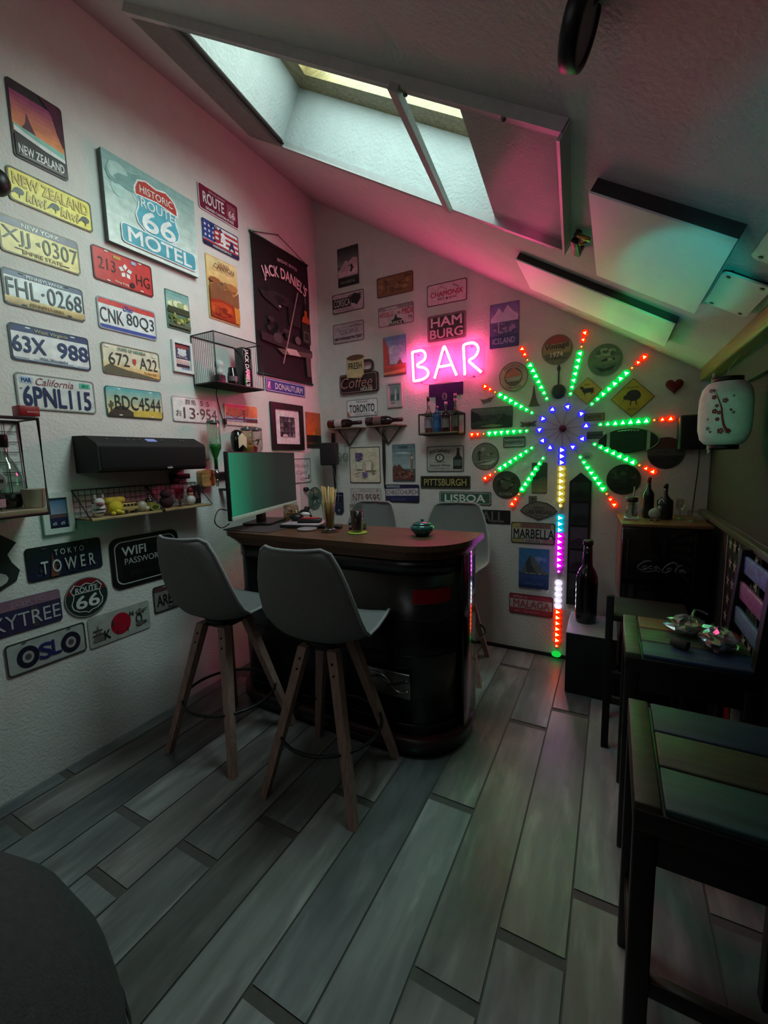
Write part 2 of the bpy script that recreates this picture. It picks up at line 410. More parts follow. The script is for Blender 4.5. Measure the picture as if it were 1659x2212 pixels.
b = B(); b.face([cov(*p, 0.012) for p in ((0.345, -1.03), (0.615, -1.07), (0.79, -1.86), (0.51, -1.85))], 'matte', '#6b6663')  # dark grey strip stands in for the shaded recess beside the opening
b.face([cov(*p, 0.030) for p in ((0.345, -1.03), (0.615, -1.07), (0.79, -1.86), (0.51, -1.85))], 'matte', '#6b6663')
b.obj('side_shade_strip', t)
bar('center_strip', (1.585, -1.115), (1.70, -1.90), 0.026, 0.026, 0.046, 'satin', '#9a9795')
bar('front_rail', (0.50, -1.865), (2.14, -1.885), 0.022, 0.0, 0.03, 'satin', '#b3aeac')
bar('rear_rail', (0.345, -1.045), (2.075, -1.13), 0.025, 0.0, 0.03, 'satin', '#8d8b8a')
bar('side_rail', (2.08, -1.14), (2.14, -1.89), 0.008, 0.0, 0.045, 'satin', '#a9a4a4')
for k, (x, y) in enumerate([(1.72, -1.87), (2.0, -1.885)]):
    b = B(); p = cov(x, y, 0.03); b.ball(p, 0.008, 'metal', '#6b6b6b', 8, 5); b.obj('screw', t)
t = thing('cover_latch', 'black latch with brass hook at the corner of the acrylic cover', 'latch', M=MS(2.125, -1.22, 0.0))
b = B(); b.box((0, 0, 0.03), (0.028, 0.13, 0.018), 'satin', '#0d0d0d', bev=0.005); b.obj('handle', t)
b = B(); b.box((0.03, 0.085, 0.02), (0.05, 0.02, 0.012), 'metal', '#b89a54', bev=0.003); b.tube([(0.02, 0.085, 0.03), (0.03, 0.085, 0.045), (0.045, 0.085, 0.03)], 0.004, 'metal', '#b89a54'); b.obj('hook', t)
for yy in (.07, -.06):
    b = B(); b.box((0, yy, 0.012), (0.02, 0.02, 0.024), 'metal', '#777'); b.obj('mount', t)

# round ceiling lamp (off)
lp = slope(2.212, -2.225, 0.045); ld = Vector((.85, .02, -.34)).normalized(); lx = Vector((0, 0, 1)).cross(ld).normalized(); ly = ld.cross(lx)
t = thing('ceiling_lamp', 'round black ceiling lamp with grey diffuser, switched off', 'lamp', M=Matrix(((lx.x, ly.x, ld.x, lp.x), (lx.y, ly.y, ld.y, lp.y), (lx.z, ly.z, ld.z, lp.z), (0, 0, 0, 1))))
b = B(); b.lathe([(.001, -.016), (0.053, -.016), (0.056, -.013), (0.056, 0.014), (0.048, 0.015), (0.047, 0.009)], 'satin', '#0b0b0b', n=40, caps=False); b.obj('rim', t)
b = B(); b.lathe([(0.001, 0.009), (0.0475, 0.009)], 'matte', '#8d8d90', n=40, caps=False); b.obj('diffuser', t)
b = B(); lq = Matrix(((lx.x, ly.x, ld.x, lp.x), (lx.y, ly.y, ld.y, lp.y), (lx.z, ly.z, ld.z, lp.z), (0, 0, 0, 1))).inverted(); b.cyl(lq @ slope(2.212, -2.225, -.005), (0, .02, -.01), .012, 'satin', '#0d0d0d'); b.obj('arm', t)

# glossy boards hung on the ceiling slope
def board(label, cx, cy, w, h, th, tilt=0.0):
    t = thing('ceiling_board', label, 'board', M=MS(cx, cy) @ Matrix.Rotation(tilt, 4, 'Z'))
    b = B(); b.box((0, 0, th - 0.003), (w, h, 0.006), 'sheet', '#e2e4e2', bev=0.001); b.obj('sheet', t)
    b = B(); b.box((0, 0, th / 2 - 0.003), (w - 0.004, h - 0.004, th - 0.006), 'matte', '#33302f'); b.obj('backing', t)
    return t
board('large square glossy white board on ceiling slope', 2.365, -1.36, 0.40, 0.64, 0.04)
board('long narrow glossy white board on ceiling slope above the LED burst', 2.155, -0.57, 0.80, 0.44, 0.035)
def plate(label, cx, cy, w, h):
    t = thing('acrylic_plate', label, 'plate', M=MS(cx, cy))
    b = B(); b.prism(rrect(w, h, 0.02), 0.012, 0.017, 'sheet', '#c9d2cd'); b.obj('plate', t)
    for sx in (-1, 1):
        for sy in (-1, 1):
            b = B(); b.cyl((sx * (w / 2 - 0.022), sy * (h / 2 - 0.022), 0), (sx * (w / 2 - 0.022), sy * (h / 2 - 0.022), 0.02), 0.006, 'satin', '#111', n=10); b.obj('screw', t)
plate('small clear acrylic plate with four screws by the wooden beam', 2.60, -1.27, 0.14, 0.30)
plate('second acrylic plate on ceiling, cut by the right edge of the photo', 2.625, -1.66, 0.12, 0.20)

# ---------------------------------------------------------------- wall signs
class Sign:
    def __init__(s, name, label, cat, wall_, u, ztop, w, h, base, th=0.003, corner=0.014, rim=None, holes=False, group=None, shape=None, gap=0.003, tilt=0.0, mat='print', side=None, gain=None):
        s.w, s.h = w, h; s.M = (ML if wall_ == 'L' else MB)(u + w / 2, ztop - h / 2)
        if tilt: s.M = s.M @ Matrix.Rotation(tilt, 4, 'Z')
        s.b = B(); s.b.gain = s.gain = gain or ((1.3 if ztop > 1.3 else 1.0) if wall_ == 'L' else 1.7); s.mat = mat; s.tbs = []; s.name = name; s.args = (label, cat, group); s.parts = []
        s.corner = corner; pts = shape or rrect(w, h, corner)
        s.b.prism(pts, gap, gap + th, mat, base, side=side or base); s.b.prism(rrect(min(w, 0.1) * 0.5, min(h, 0.1) * 0.4, 0.005), 0.0, gap, 'matte', '#222')
        s.z = gap + th + 0.0004
        if rim:
            s.ring(pts, 0.006, rim)
        s.hc = holes
    def up(s): s.z += 0.00025; return s.z
    def P(s, x, y): return ((x - 0.5) * s.w, (y - 0.5) * s.h)
    def ring(s, pts, wd, c, inset=0.0):
        cx = sum(p[0] for p in pts) / len(pts); cy = sum(p[1] for p in pts) / len(pts)
        mx = max(abs(p[0] - cx) for p in pts); my = max(abs(p[1] - cy) for p in pts); z = s.up() + 0.0006
        def ins(p, d): return (cx + (p[0] - cx) * (mx - d) / mx, cy + (p[1] - cy) * (my - d) / my, z)
        o = [ins(p, inset) for p in pts]; i_ = [ins(p, inset + wd) for p in pts]; n = len(pts)
        vo = [s.b.bm.verts.new(p) for p in o]; vi = [s.b.bm.verts.new(p) for p in i_]
        s.b.fin([s.b.bm.faces.new((vo[k], vo[(k + 1) % n], vi[(k + 1) % n], vi[k])) for k in range(n)], s.mat, c); return s
    def poly(s, pts, c):
        z = s.up(); s.b.face([(*s.P(*p), z) for p in pts], s.mat, c); return s
    def rect(s, x0, y0, x1, y1, c, r=0.0):
        z = s.up(); (a, d), (e, f) = s.P(x0, y0), s.P(x1, y1)
        s.b.face([(x, y, z) for x, y in rrect(abs(e - a), abs(f - d), max(r, 1e-4), 3, (a + e) / 2, (d + f) / 2)], s.mat, c); return s
    def band(s, y0, y1, c, m=0.0):
        """full-width band that keeps the rounded corners"""
        z = s.up(); P = [(x, min(max(y, (y0 - .5) * s.h), (y1 - .5) * s.h)) for x, y in rrect(s.w - m, s.h - m, s.corner)]
        Q = []
        for p in P:
            if not Q or (abs(p[0] - Q[-1][0]) + abs(p[1] - Q[-1][1])) > 1e-6: Q.append(p)
        s.b.face([(x, y, z) for x, y in Q], s.mat, c); return s
    def grad(s, y0, y1, c0, c1, n=8, m=0.0):
        a, d = hx(c0), hx(c1)
        for i in range(n):
            f = i / (n - 1); s.band(y0 + (y1 - y0) * i / n, y0 + (y1 - y0) * (i + 1) / n + (0.0 if i == n - 1 else 0.002), tuple(a[k] * (1 - f) + d[k] * f for k in range(4)), m)
        return s
    def ell(s, cx, cy, rx, ry, c, n=24):
        z = s.up(); x, y = s.P(cx, cy); s.b.face([(px, py, z) for px, py in ellp(rx, ry, n, x, y)], s.mat, c); return s
    def line(s, p, q, wd, c):
        z = s.up(); (a, d), (e, f) = s.P(*p), s.P(*q); L = math.hypot(e - a, f - d) or 1; nx, ny = -(f - d) / L * wd / 2, (e - a) / L * wd / 2
        s.b.face([(a + nx, d + ny, z), (a - nx, d - ny, z), (e - nx, f - ny, z), (e + nx, f + ny, z)], s.mat, c); return s
    def mtn(s, base, pts, c): return s.poly([(pts[0][0], base)] + pts + [(pts[-1][0], base)], c)
    def speck(s, x0, y0, x1, y1, cols, n, r=(0.004, 0.012), seed=1):
        R = random.Random(seed)
        for i in range(n):
            rx, ry = R.uniform(*r), R.uniform(*r)
            s.ell(R.uniform(x0 + rx / s.w, x1 - rx / s.w), R.uniform(y0 + ry / s.h, y1 - ry / s.h), rx, ry * 0.7, R.choice(cols), 8)
        return s
    def text(s, t, cx, cy, h, c, w=None, bold=0.02, rot=0.0, bend=0.0, shear=0.0, outline=None):
        tb = B(); tb.gain = getattr(s, 'gain', 1.0); s.tbs.append(tb)
        x, y = s.P(cx, cy); z = s.up() + 0.0012
        if outline: put_text(tb, t, x, y, h, s.mat, outline, w=w, bold=bold + 0.02, z=z - 0.0008, rot=rot, bend=bend, shear=shear)
        put_text(tb, t, x, y, h, s.mat, c, w=w, bold=bold, z=z, rot=rot, bend=bend, shear=shear); return s
    def slots(s, c='#3a3a3a', top=True, bot=True):
        for yy in ([0.93] if top else []) + ([0.07] if bot else []):
            for xx in (0.22, 0.78): s.rect(xx - 0.03, yy - 0.018, xx + 0.03, yy + 0.018, c, 0.003)
        return s
    def done(s):
        o = s.b.obj(s.name, M=s.M); tag(o, s.args[0], s.args[1], s.args[2])
        for tb in s.tbs: tb.obj('lettering', o)
        return o
GL, GB = 'signs and plates on the left wall', 'signs and plates on the back wall'
def LS(name, label, cat, y, z, w, h, base, **k): return Sign(name, label, cat, 'L', y, z, w, h, base, group=GL, **k)
def BS(name, label, cat, x, z, w, h, base, **k): return Sign(name, label, cat, 'B', x, z, w, h, base, group=GB, **k)
def shield(cx, cy, w, h):
    P = [(-.36, .5), (-.18, .42), (0, .5), (.18, .42), (.36, .5), (.5, .33), (.41, .16), (.44, .02), (.5, -.12), (.46, -.28), (.3, -.4), (.1, -.44), (0, -.5), (-.1, -.44), (-.3, -.4), (-.46, -.28), (-.5, -.12), (-.44, .02), (-.41, .16), (-.5, .33)]
    return [(cx + x * w, cy + y * h) for x, y in P]

# ---- left wall -----------------------------------------------------
s = LS('travel_poster', 'tin poster of a beach at dusk reading NEW ZEALAND, topmost on the left wall', 'poster', -2.089, 3.035, .204, .302, '#3a2f33')
s.grad(.30, .86, '#d98d55', '#8a3f63', 9, .012).mtn(.30, [(.12, .36), (.26, .50), (.30, .64), (.36, .52), (.46, .36)], '#5c3a44')
s.poly([(.04, .34), (.96, .24), (.96, .36), (.5, .40), (.04, .44)], '#7fb0a4').poly([(.04, .34), (.5, .27), (.96, .23), (.96, .28), (.4, .34), (.04, .41)], '#e9e2d4')
s.poly([(.04, .34), (.96, .21), (.96, .03), (.04, .03)], '#37302f').poly([(.55, .98), (.97, .98), (.97, .42), (.86, .6), (.78, .82)], '#4d2436')
s.text('NEW ZEALAND', .5, .13, .034, '#f1efe8', w=.17, bold=.018).rect(.12, .05, .88, .065, '#8f8780').done()
s = LS('license_plate', 'yellow plate reading NEW ZEALAND kiwi kiwi, under the beach poster', 'plate', -2.125, 2.683, .326, .134, '#d9c23f', rim='#3a3414')
s.text('NEW ZEALAND', .5, .68, .044, '#b89f2d', w=.29, bold=.02, outline='#3b3313').text('kiwi', .30, .28, .04, '#b89f2d', w=.075, outline='#3b3313', shear=.2).text('kiwi', .70, .28, .04, '#b89f2d', w=.075, outline='#3b3313', shear=.2)
for cx in (.11, .52, .90):
    s.ell(cx, .34, .018, .014, '#2a2411', 14).poly([(cx - .05, .38), (cx - .14 + .03, .16), (cx - .03, .30)], '#2a2411').line((cx, .3), (cx, .14), .003, '#2a2411')
s.done()
s = LS('license_plate', 'pale yellow New York plate XJJ 0307 under the yellow kiwi plate', 'plate', -2.178, 2.478, .302, .148, '#d9c27b', rim='#6b6350')
s.band(.76, 1, '#6d6a78', .004).text('NEW YORK', .5, .86, .018, '#d8d2c2', w=.14).text('XJJ', .19, .48, .066, '#4a453c', w=.10, bold=.0).text('0307', .74, .48, .066, '#4a453c', w=.14, bold=.0)
s.poly([(.42, .5), (.47, .56), (.48, .42), (.44, .45)], '#4a453c').text('EMPIRE STATE', .5, .14, .016, '#8a7a4c', w=.15).rect(.16, .18, .26, .205, '#2d2a26').rect(.74, .1, .84, .125, '#2d2a26').done()
s = LS('license_plate', 'Pennsylvania plate FHL 0268 with blue top and tan bottom', 'plate', -2.188, 2.265, .309, .147, '#c9d6d8', rim='#3c4046')
s.band(.82, 1, '#59627a', .004).grad(.02, .25, '#9c7c46', '#c7b27e', 4, .004).text('PENNSYLVANIA', .5, .88, .014, '#c9d0d8', w=.14).text('FHL', .22, .50, .074, '#3d4249', w=.115, bold=0).text('0268', .74, .50, .074, '#3d4249', w=.14, bold=0).ell(.46, .5, .006, .006, '#3d4249', 10).text('PENNSYLVANIA', .5, .12, .012, '#7a6638', w=.13).slots('#30343a').done()
s = LS('license_plate', 'white West Virginia plate 63X 988 with dark blue top band', 'plate', -2.189, 2.045, .312, .153, '#d3dbe0', rim='#2a3048')
s.band(.80, 1, '#333c66', .004).band(0, .10, '#8d98a4', .004).text('West Virginia', .5, .87, .018, '#a49a6c', w=.13, shear=.1).text('63X', .22, .47, .066, '#2b355f', w=.12, bold=.018).text('988', .77, .47, .066, '#2b355f', w=.125, bold=.018).text('Wild, Wonderful', .5, .13, .013, '#4c5470', w=.11).slots('#c9d2da').done()
s = LS('license_plate', 'California plate 6PNL115, lowest in the left column of plates', 'plate', -2.189, 1.842, .316, .153, '#bfc2c0', rim='#7d807f')
s.text('California', .47, .80, .032, '#7d3a44', w=.15, shear=.35, bold=.0).rect(.05, .72, .20, .90, '#9fb3c6').text('MAR', .125, .81, .018, '#27406e', w=.035).rect(.79, .75, .94, .90, '#4fae94').text('2012', .865, .82, .012, '#20644f', w=.03).text('6PNL115', .5, .37, .084, '#232a55', w=.27, bold=.018).rect(.04, .55, .07, .58, '#6b6e6d').done()
s = LS('license_plate', 'red Hong Kong plate 213 HG with white flower', 'plate', -1.816, 2.500, .306, .159, '#b8322f', rim='#5a1a1c')
s.text('213', .22, .54, .055, '#4b1518', w=.085, bold=0).text('HG', .82, .40, .055, '#3a1416', w=.075, bold=0)
for k in range(5):
    a = PI / 2 + k * 2 * PI / 5; s.poly([(.52 + .02 * math.cos(a), .52 + .04 * math.sin(a)), (.52 + .085 * math.cos(a - .45), .52 + .17 * math.sin(a - .45)), (.52 + .12 * math.cos(a), .52 + .24 * math.sin(a)), (.52 + .08 * math.cos(a + .5), .52 + .16 * math.sin(a + .5))], '#efe8e0')
s.rect(.33, .80, .45, .90, '#b98a3c').rect(.63, .82, .71, .92, '#8fa4c8').ell(.62, .16, .014, .014, '#3c0d10', 14).text('Hong Kong', .44, .11, .014, '#e9b7a6', w=.07, shear=.2).slots('#e7c9bd').done()
s = LS('license_plate', 'white plate CNK 80Q3 with red top and blue bottom bands', 'plate', -1.817, 2.264, .305, .152, '#d6d9dc', rim='#8a8d96')
s.band(.80, 1, '#c2433f', .004).band(0, .15, '#3c4a96', .004).text('Ohio', .5, .82, .028, '#3f4a8f', w=.05, shear=.3).text('CNK', .22, .46, .07, '#3b3e45', w=.115, bold=0).text('80Q3', .71, .46, .07, '#3b3e45', w=.15, bold=0).slots('#9a3a37', bot=False).done()
s = LS('license_plate', 'Nevada plate 672 A22 with orange desert hills', 'plate', -1.819, 2.046, .308, .151, '#cfc5ae', rim='#6b675a')
s.grad(.04, .45, '#d9a355', '#d3c4a0', 5, .006).mtn(.03, [(.02, .22), (.12, .34), (.25, .26), (.4, .20), (.6, .16), (.8, .10), (.97, .05)], '#5c5a48').text('STATE OF NEVADA', .5, .86, .016, '#4b7a72', w=.15).text('672', .27, .52, .062, '#3c3d3a', w=.105, bold=0).text('A22', .78, .52, .062, '#3c3d3a', w=.10, bold=0).poly([(.50, .62), (.56, .62), (.56, .50), (.53, .38), (.50, .48)], '#b8403a').rect(.05, .86, .12, .93, '#e9e6da').rect(.86, .80, .93, .87, '#e9e6da').text('The Silver State', .8, .20, .012, '#a3692c', w=.07).done()
s = LS('license_plate', 'teal Arizona plate BDC4544 with cactus and sunset', 'plate', -1.823, 1.834, .306, .152, '#8cc2bd', rim='#2d3030')
s.grad(.05, .98, '#d9c07c', '#5aa3a8', 9, .006).mtn(.02, [(.03, .12), (.15, .34), (.28, .40), (.38, .26), (.44, .20)], '#3c3634').poly([(.44, .04), (.97, .04), (.97, .26), (.7, .3), (.44, .22)], '#bfa548').line((.075, .16), (.075, .52), .008, '#4a4a3c').line((.045, .30), (.045, .42), .005, '#4a4a3c').line((.105, .34), (.105, .48), .005, '#4a4a3c').text('BDC4544', .55, .50, .07, '#26302f', w=.25, bold=0).slots('#e4e6dc').done()
s = LS('canvas_print', 'large canvas print of a HISTORIC ROUTE 66 MOTEL sign under pale sky', 'picture', -1.742, 2.956, .521, .421, '#b9c6c0', th=.028, corner=.003, side='#3a4644', gap=.006)
s.grad(.0, 1.0, '#c9d2cb', '#7fa09c', 9, .001).speck(.02, .5, .5, .98, ['#9db8b2', '#6f938f', '#b4c6c0'], 14, (.03, .08), 5)
s.poly(shield(.53, .52, .50, .60), '#e9efe9').poly(shield(.53, .52, .47, .57), '#4f97a8')
s.poly([(.29, .76), (.33, .86), (.42, .90), (.53, .87), (.64, .90), (.74, .83), (.77, .74), (.77, .65), (.53, .70), (.29, .67)], '#e2e2d8').poly([(.305, .76), (.34, .845), (.42, .88), (.53, .85), (.64, .88), (.725, .82), (.755, .735), (.755, .67), (.53, .715), (.305, .685)], '#a33a31')
s.text('HISTORIC', .53, .77, .036, '#efe9dc', w=.19, bold=0).text('ROUTE', .53, .615, .045, '#edf2ec', w=.19, bold=.01).text('66', .53, .42, .10, '#eef3ee', w=.19, bold=.018)
s.rect(.12, .05, .96, .28, '#e4eae5', .02).rect(.13, .062, .95, .268, '#4a8f9f', .018).text('MOTEL', .54, .165, .07, '#f1f3ee', w=.37, bold=.018).done()
s = LS('license_plate', 'maroon ROUTE 66 GRAND CANYON STATE plate right of the motel canvas', 'plate', -1.159, 3.113, .314, .149, '#6d2037', rim='#d9b9c0')
s.text('ROUTE', .36, .52, .062, '#e3cfd2', w=.16, bold=.018).poly(shield(.81, .52, .25, .66), '#8c5060').text('66', .81, .44, .042, '#dcc4c8', w=.05, bold=.01).text('ARIZONA HIGHWAY', .45, .83, .012, '#c49aa4', w=.13).text('GRAND CANYON STATE', .5, .14, .015, '#e3cfd2', w=.22).done()
s = LS('license_plate', 'USA flag plate with a white sports figure, under the maroon plate', 'plate', -1.150, 2.916, .291, .149, '#d7d6da', rim='#2a2c4c')
for k in range(4): s.band(.14 + k * .2, .24 + k * .2, '#a8343c', .006)
s.rect(.02, .26, .34, .97, '#2c3a78', .01)
for i in range(3):
    for j in range(3): s.poly([((.08 + .1 * i) + x / .291, (.40 + .2 * j) + y / .149) for x, y in star(0, 0, .011)], '#dfe2ea')
s.band(0, .16, '#2b2d4d', .006).text('U.S.A.', .38, .86, .018, '#2b2d52', w=.10).text('U', .38, .5, .06, '#9c2d38', w=.05, bold=.018).poly([(.44, .36), (.50, .62), (.47, .72), (.55, .82), (.62, .70), (.60, .56), (.70, .44), (.62, .42), (.58, .22), (.52, .22), (.54, .40)], '#efeff2').text('A', .78, .42, .055, '#2b2d52', w=.05, bold=.018).text('WASHINGTON D.C.', .5, .08, .013, '#cfd2dc', w=.15).done()
s = LS('travel_poster', 'orange GRAND CANYON tin poster beside the black banner', 'poster', -1.140, 2.717, .25, .381, '#c9a06a', corner=.004)
s.grad(.68, .98, '#d9ae72', '#e0bd8b', 5, .01).speck(.02, .32, .98, .70, ['#7d5a3c', '#a2683f', '#5c4332', '#b97a48', '#8d5434'], 40, (.02, .05), 3).mtn(.30, [(.03, .52), (.2, .58), (.4, .48), (.6, .54), (.8, .46), (.97, .55)], '#7c4f33')
s.poly([(.03, .30), (.3, .34), (.75, .31), (.8, .20), (.97, .18), (.97, .03), (.03, .03)], '#96321c').poly([(.03, .24), (.4, .30), (.7, .26), (.74, .14), (.4, .10), (.03, .12)], '#b8451f').poly([(.78, .30), (.97, .28), (.97, .03), (.82, .03)], '#c27a32').speck(.03, .04, .75, .26, ['#7d2615', '#c05a2a', '#a33c1e'], 18, (.01, .04), 9)
s.text('GRAND', .5, .90, .018, '#a05a3a', w=.09).text('CANYON', .5, .84, .028, '#6e3a2c', w=.16, bold=.01).done()
s = LS('tin_sign', 'small tin picture of a green landscape left of the canyon poster', 'sign', -1.438, 2.416, .153, .21, '#54705f', corner=.004)
s.grad(.5, .96, '#a7c0b0', '#6f9a9a', 5, .006).speck(.03, .5, .97, .8, ['#c7cc9a', '#d9dcb0', '#8a9a6a'], 14, (.01, .03), 2).rect(.04, .42, .96, .58, '#3c4630').speck(.03, .12, .97, .46, ['#a0a45a', '#6d7a3f', '#55602f', '#b3b27a'], 26, (.006, .02), 4).rect(.05, .06, .95, .14, '#57604a').done()
def framed(label, frame, y, z, w, h, bw, wall_='L', mat_col=None, mb=0.0, depth=.018):
    t = thing('picture_frame', label, 'picture', M=(ML if wall_ == 'L' else MB)(y + w / 2, z - h / 2))
    b = B(); o = rrect(w, h, .002, 1); i = rrect(w - 2 * bw, h - 2 * bw, .001, 1)
    for z0, z1 in ((0.002, depth),):
        n = len(o); vo = [(*p, z0) for p in o]; vt = [(*p, z1) for p in o]; vi = [(*p, z1) for p in i]; vb = [(*p, z0 + .004) for p in i]
        b.strip([vo, vt, vi, vb], 'satin', frame, caps=False, smooth=False)
    b.obj('frame', t)
    b = B(); b.prism(rrect(w - 2 * bw + .002, h - 2 * bw + .002, .001, 1), .001, .006, 'print', mat_col or '#e6e3de'); b.obj('mount' if mat_col else 'backing', t)
    S = Sign.__new__(Sign); S.w, S.h = w - 2 * bw - 2 * mb, h - 2 * bw - 2 * mb; S.b = B(); S.mat = 'print'; S.tbs = []; S.z = .0066; S.corner = .001; S.name = 'print'
    def fin():
        o = S.b.obj('print', t)
        for tb in S.tbs: tb.obj('lettering', t)
        return t
    S.done = fin; return S
s = framed('small white-framed print of a route 66 motel sign left of the wire box shelf', '#e2e4e2', -1.427, 2.143, .133, .178, .016)
s.rect(0, .42, 1, 1, '#3d4460').rect(.05, .84, .95, .97, '#a34a4a').poly(shield(.5, .68, .6, .3), '#d6dadd').text('MOTEL', .5, .50, .012, '#c7c6cc', w=.07).rect(.05, .26, .95, .38, '#d9b3b0').rect(.05, .10, .95, .22, '#2c2f3c').rect(.4, .02, .95, .10, '#7d95b0').done()
s = LS('license_plate', 'white Japanese plate with 13-954 under the wire box shelf', 'plate', -1.454, 1.828, .326, .147, '#dcdfdc', rim='#a9aba8')
s.text('群馬', .38, .80, .032, '#4b443e', w=.075, bold=0).text('5', .62, .80, .03, '#4b443e', w=.02, bold=.01).text('5', .76, .80, .03, '#4b443e', w=.02, bold=.01).text('お', .12, .34, .036, '#4b443e', w=.038, bold=0).text('13', .34, .36, .066, '#4a3a30', w=.08, bold=.0).text('954', .76, .36, .066, '#4a3a30', w=.125, bold=.0).ell(.52, .36, .007, .007, '#4a3a30', 10).done()
s = LS('license_plate', 'orange BUDAPEST plate with a chain bridge at sunset', 'plate', -1.075, 1.823, .297, .145, '#c9c0b4', rim='#d8d2c8')
s.grad(.30, .98, '#c46a34', '#d98a4a', 5, .008).rect(.02, .84, .6, .97, '#d9525a').text('BUDAPEST', .40, .62, .05, '#9c5a30', w=.18, bold=.0, outline='#e0a878').rect(.03, .20, .97, .42, '#86a7c4').line((.03, .56), (.30, .36), .006, '#3d3a44').line((.30, .36), (.55, .58), .006, '#3d3a44').line((.55, .2), (.55, .75), .016, '#3a3138').rect(.60, .2, .97, .34, '#4a2f2c').line((.03, .30), (.97, .34), .009, '#3d3a44').band(0, .14, '#cfc8ba', .006).done()

# black hanging banner
t = thing('banner', 'black hanging cloth banner with arched white lettering and a whiskey bottle', 'banner', M=ML(-.749 + .309, 3.001 - .47))
b = B()
for k in range(8):
    z0, z1 = .47 - .94 * k / 8, .47 - .94 * (k + 1) / 8; d0, d1 = .012 + .006 * math.sin(k * .8), .012 + .006 * math.sin((k + 1) * .8)
    b.face([(-.309, z0, d0), (.309, z0, d0), (.309, z1, d1), (-.309, z1, d1)], 'matte', '#16090d')
b.obj('cloth', t)
S = Sign.__new__(Sign); S.w, S.h = .618, .94; S.b = B(); S.mat = 'print'; S.tbs = []; S.z = .0225; S.corner = .01
S.speck(.08, .54, .62, .68, ['#2a1f24', '#352a2e', '#1f171b'], 20, (.02, .07), 6).poly([(.05, .62), (.35, .60), (.42, .55), (.38, .52), (.12, .57)], '#30272b').ell(.40, .55, .012, .008, '#c9b4ae').rect(.55, .44, .78, .62, '#2a1d22').speck(.15, .30, .6, .46, ['#221a1e', '#3a3034'], 10, (.02, .05), 8)
S.rect(.80, .33, .97, .50, '#2c1c18').rect(.83, .345, .94, .43, '#5d5550').rect(.845, .36, .925, .415, '#241a1c').poly([(.80, .50), (.97, .50), (.95, .54), (.91, .56), (.91, .60), (.86, .60), (.86, .56), (.82, .54)], '#b04a1c').rect(.862, .60, .908, .66, '#1c1312').line((.885, .66), (.885, .71), .006, '#8d8084')
S.poly([(.05, .31), (.98, .28), (.99, .24), (.85, .22), (.05, .25)], '#34282a').poly([(.30, .22), (.98, .26), (.98, .22), (.40, .185)], '#66504c').poly([(.45, .24), (.66, .25), (.74, .205), (.52, .195)], '#cbb3ae').ell(.33, .30, .05, .035, '#4e4446').ell(.70, .33, .035, .03, '#6b5a5c').line((.74, .72), (.40, .11), .010, '#a58f86').poly([(.84, .22), (.93, .22), (.95, .06), (.86, .05)], '#59443f')
S.text('BREAK INTO', .56, .90, .022, '#b99aa0', w=.22, bend=.9).text("JACK DANIEL'S", .51, .795, .098, '#f0bcc4', w=.50, bold=.018, bend=.55)
S.b.obj('print', t)
for tb in S.tbs: tb.obj('lettering', t)
for nm, zz in (('top_rod', .47), ('bottom_rod', -.47)):
    b = B(); b.cyl((-.316, zz, .012), (.316, zz, .012), .008, 'satin', '#14090c', n=10); b.obj(nm, t)
b = B(); b.tube([(-.30, .475, .012), (-.02, .565, .008), (.30, .475, .012)], .0025, 'matte', '#3a1a20', 6); b.cyl((-.02, .565, 0), (-.02, .565, .012), .004, 'metal', '#888', n=8); b.obj('cord', t)

s = LS('street_sign', 'blue enamel street sign reading DONAUTURM under the black banner', 'sign', -.679, 2.041, .454, .094, '#2a3580', corner=.006)
s.ring(rrect(.454, .094, .006), .004, '#c8cfe2', .006).text('DONAUTURM', .57, .5, .044, '#dfe2ee', w=.32, bold=.01).rect(.04, .2, .11, .8, '#c25a9c').line((.05, .3), (.10, .75), .008, '#e2e2f0').done()
s = framed('square black-framed photograph on white mount under the blue street sign', '#0d0d0e', -.650, 1.873, .373, .354, .045, mat_col='#e4dfdf', mb=.055)
s.rect(0, 0, 1, 1, '#3a3438')
for i in range(4):
    for j in range(4): s.poly([(i / 4, j / 4), (i / 4 + .25, j / 4), (i / 4 + .125, j / 4 + .25)], random.choice(['#58505a', '#7b7078', '#2a2428', '#8d8288']))
s.ell(.3, .06, .03, .012, '#cfc6c4'); s.done()
s = LS('tin_sign', 'orange sunset picture over dark sea, beside the room corner', 'sign', -.232, 1.833, .20, .296, '#b8612c', corner=.004)
s.grad(.36, .99, '#c8662a', '#9a4f30', 7, .004).band(0, .36, '#2d2826', .004).rect(.05, .10, .6, .16, '#5a3c28').ell(.5, .40, .02, .012, '#e08a3a').done()
s = LS('tin_sign', 'pale tin sign with script about whiskey and cigars, half behind the monitor', 'sign', -.50, 1.450, .30, .20, '#c3b9ba', rim='#55505a')
s.text('Whiskey &', .62, .68, .04, '#8a6f7c', w=.17, shear=.3, bold=0).text('Cigars', .60, .42, .04, '#8a6f7c', w=.13, shear=.3, bold=0).ell(.62, .16, .04, .016, '#a894a0').rect(.72, .16, .92, .20, '#6d5a66').rect(.88, .14, .93, .32, '#2f2630').done()
s = LS('round_sign', 'round green tin sign near the room corner, behind the straw glass', 'sign', -.255, 1.205, .195, .195, '#7d8a7f', shape=ellp(.0975, .0975))
s.ring(ellp(.0975, .0975), .012, '#5f665c').ell(.5, .5, .078, .078, '#5d6f66').poly([(.2, .75), (.5, .92), (.8, .75), (.5, .70)], '#a09078').poly([(.14, .5), (.4, .64), (.86, .5), (.6, .42)], '#39483f').speck(.2, .2, .8, .45, ['#8fa092', '#3f4c46', '#a9b3a4'], 14, (.006, .018), 3).done()
s = LS('license_plate', 'dark TOKYO TOWER plate below the mini bottle shelf', 'plate', -2.236, 1.081, .314, .153, '#1c2327')
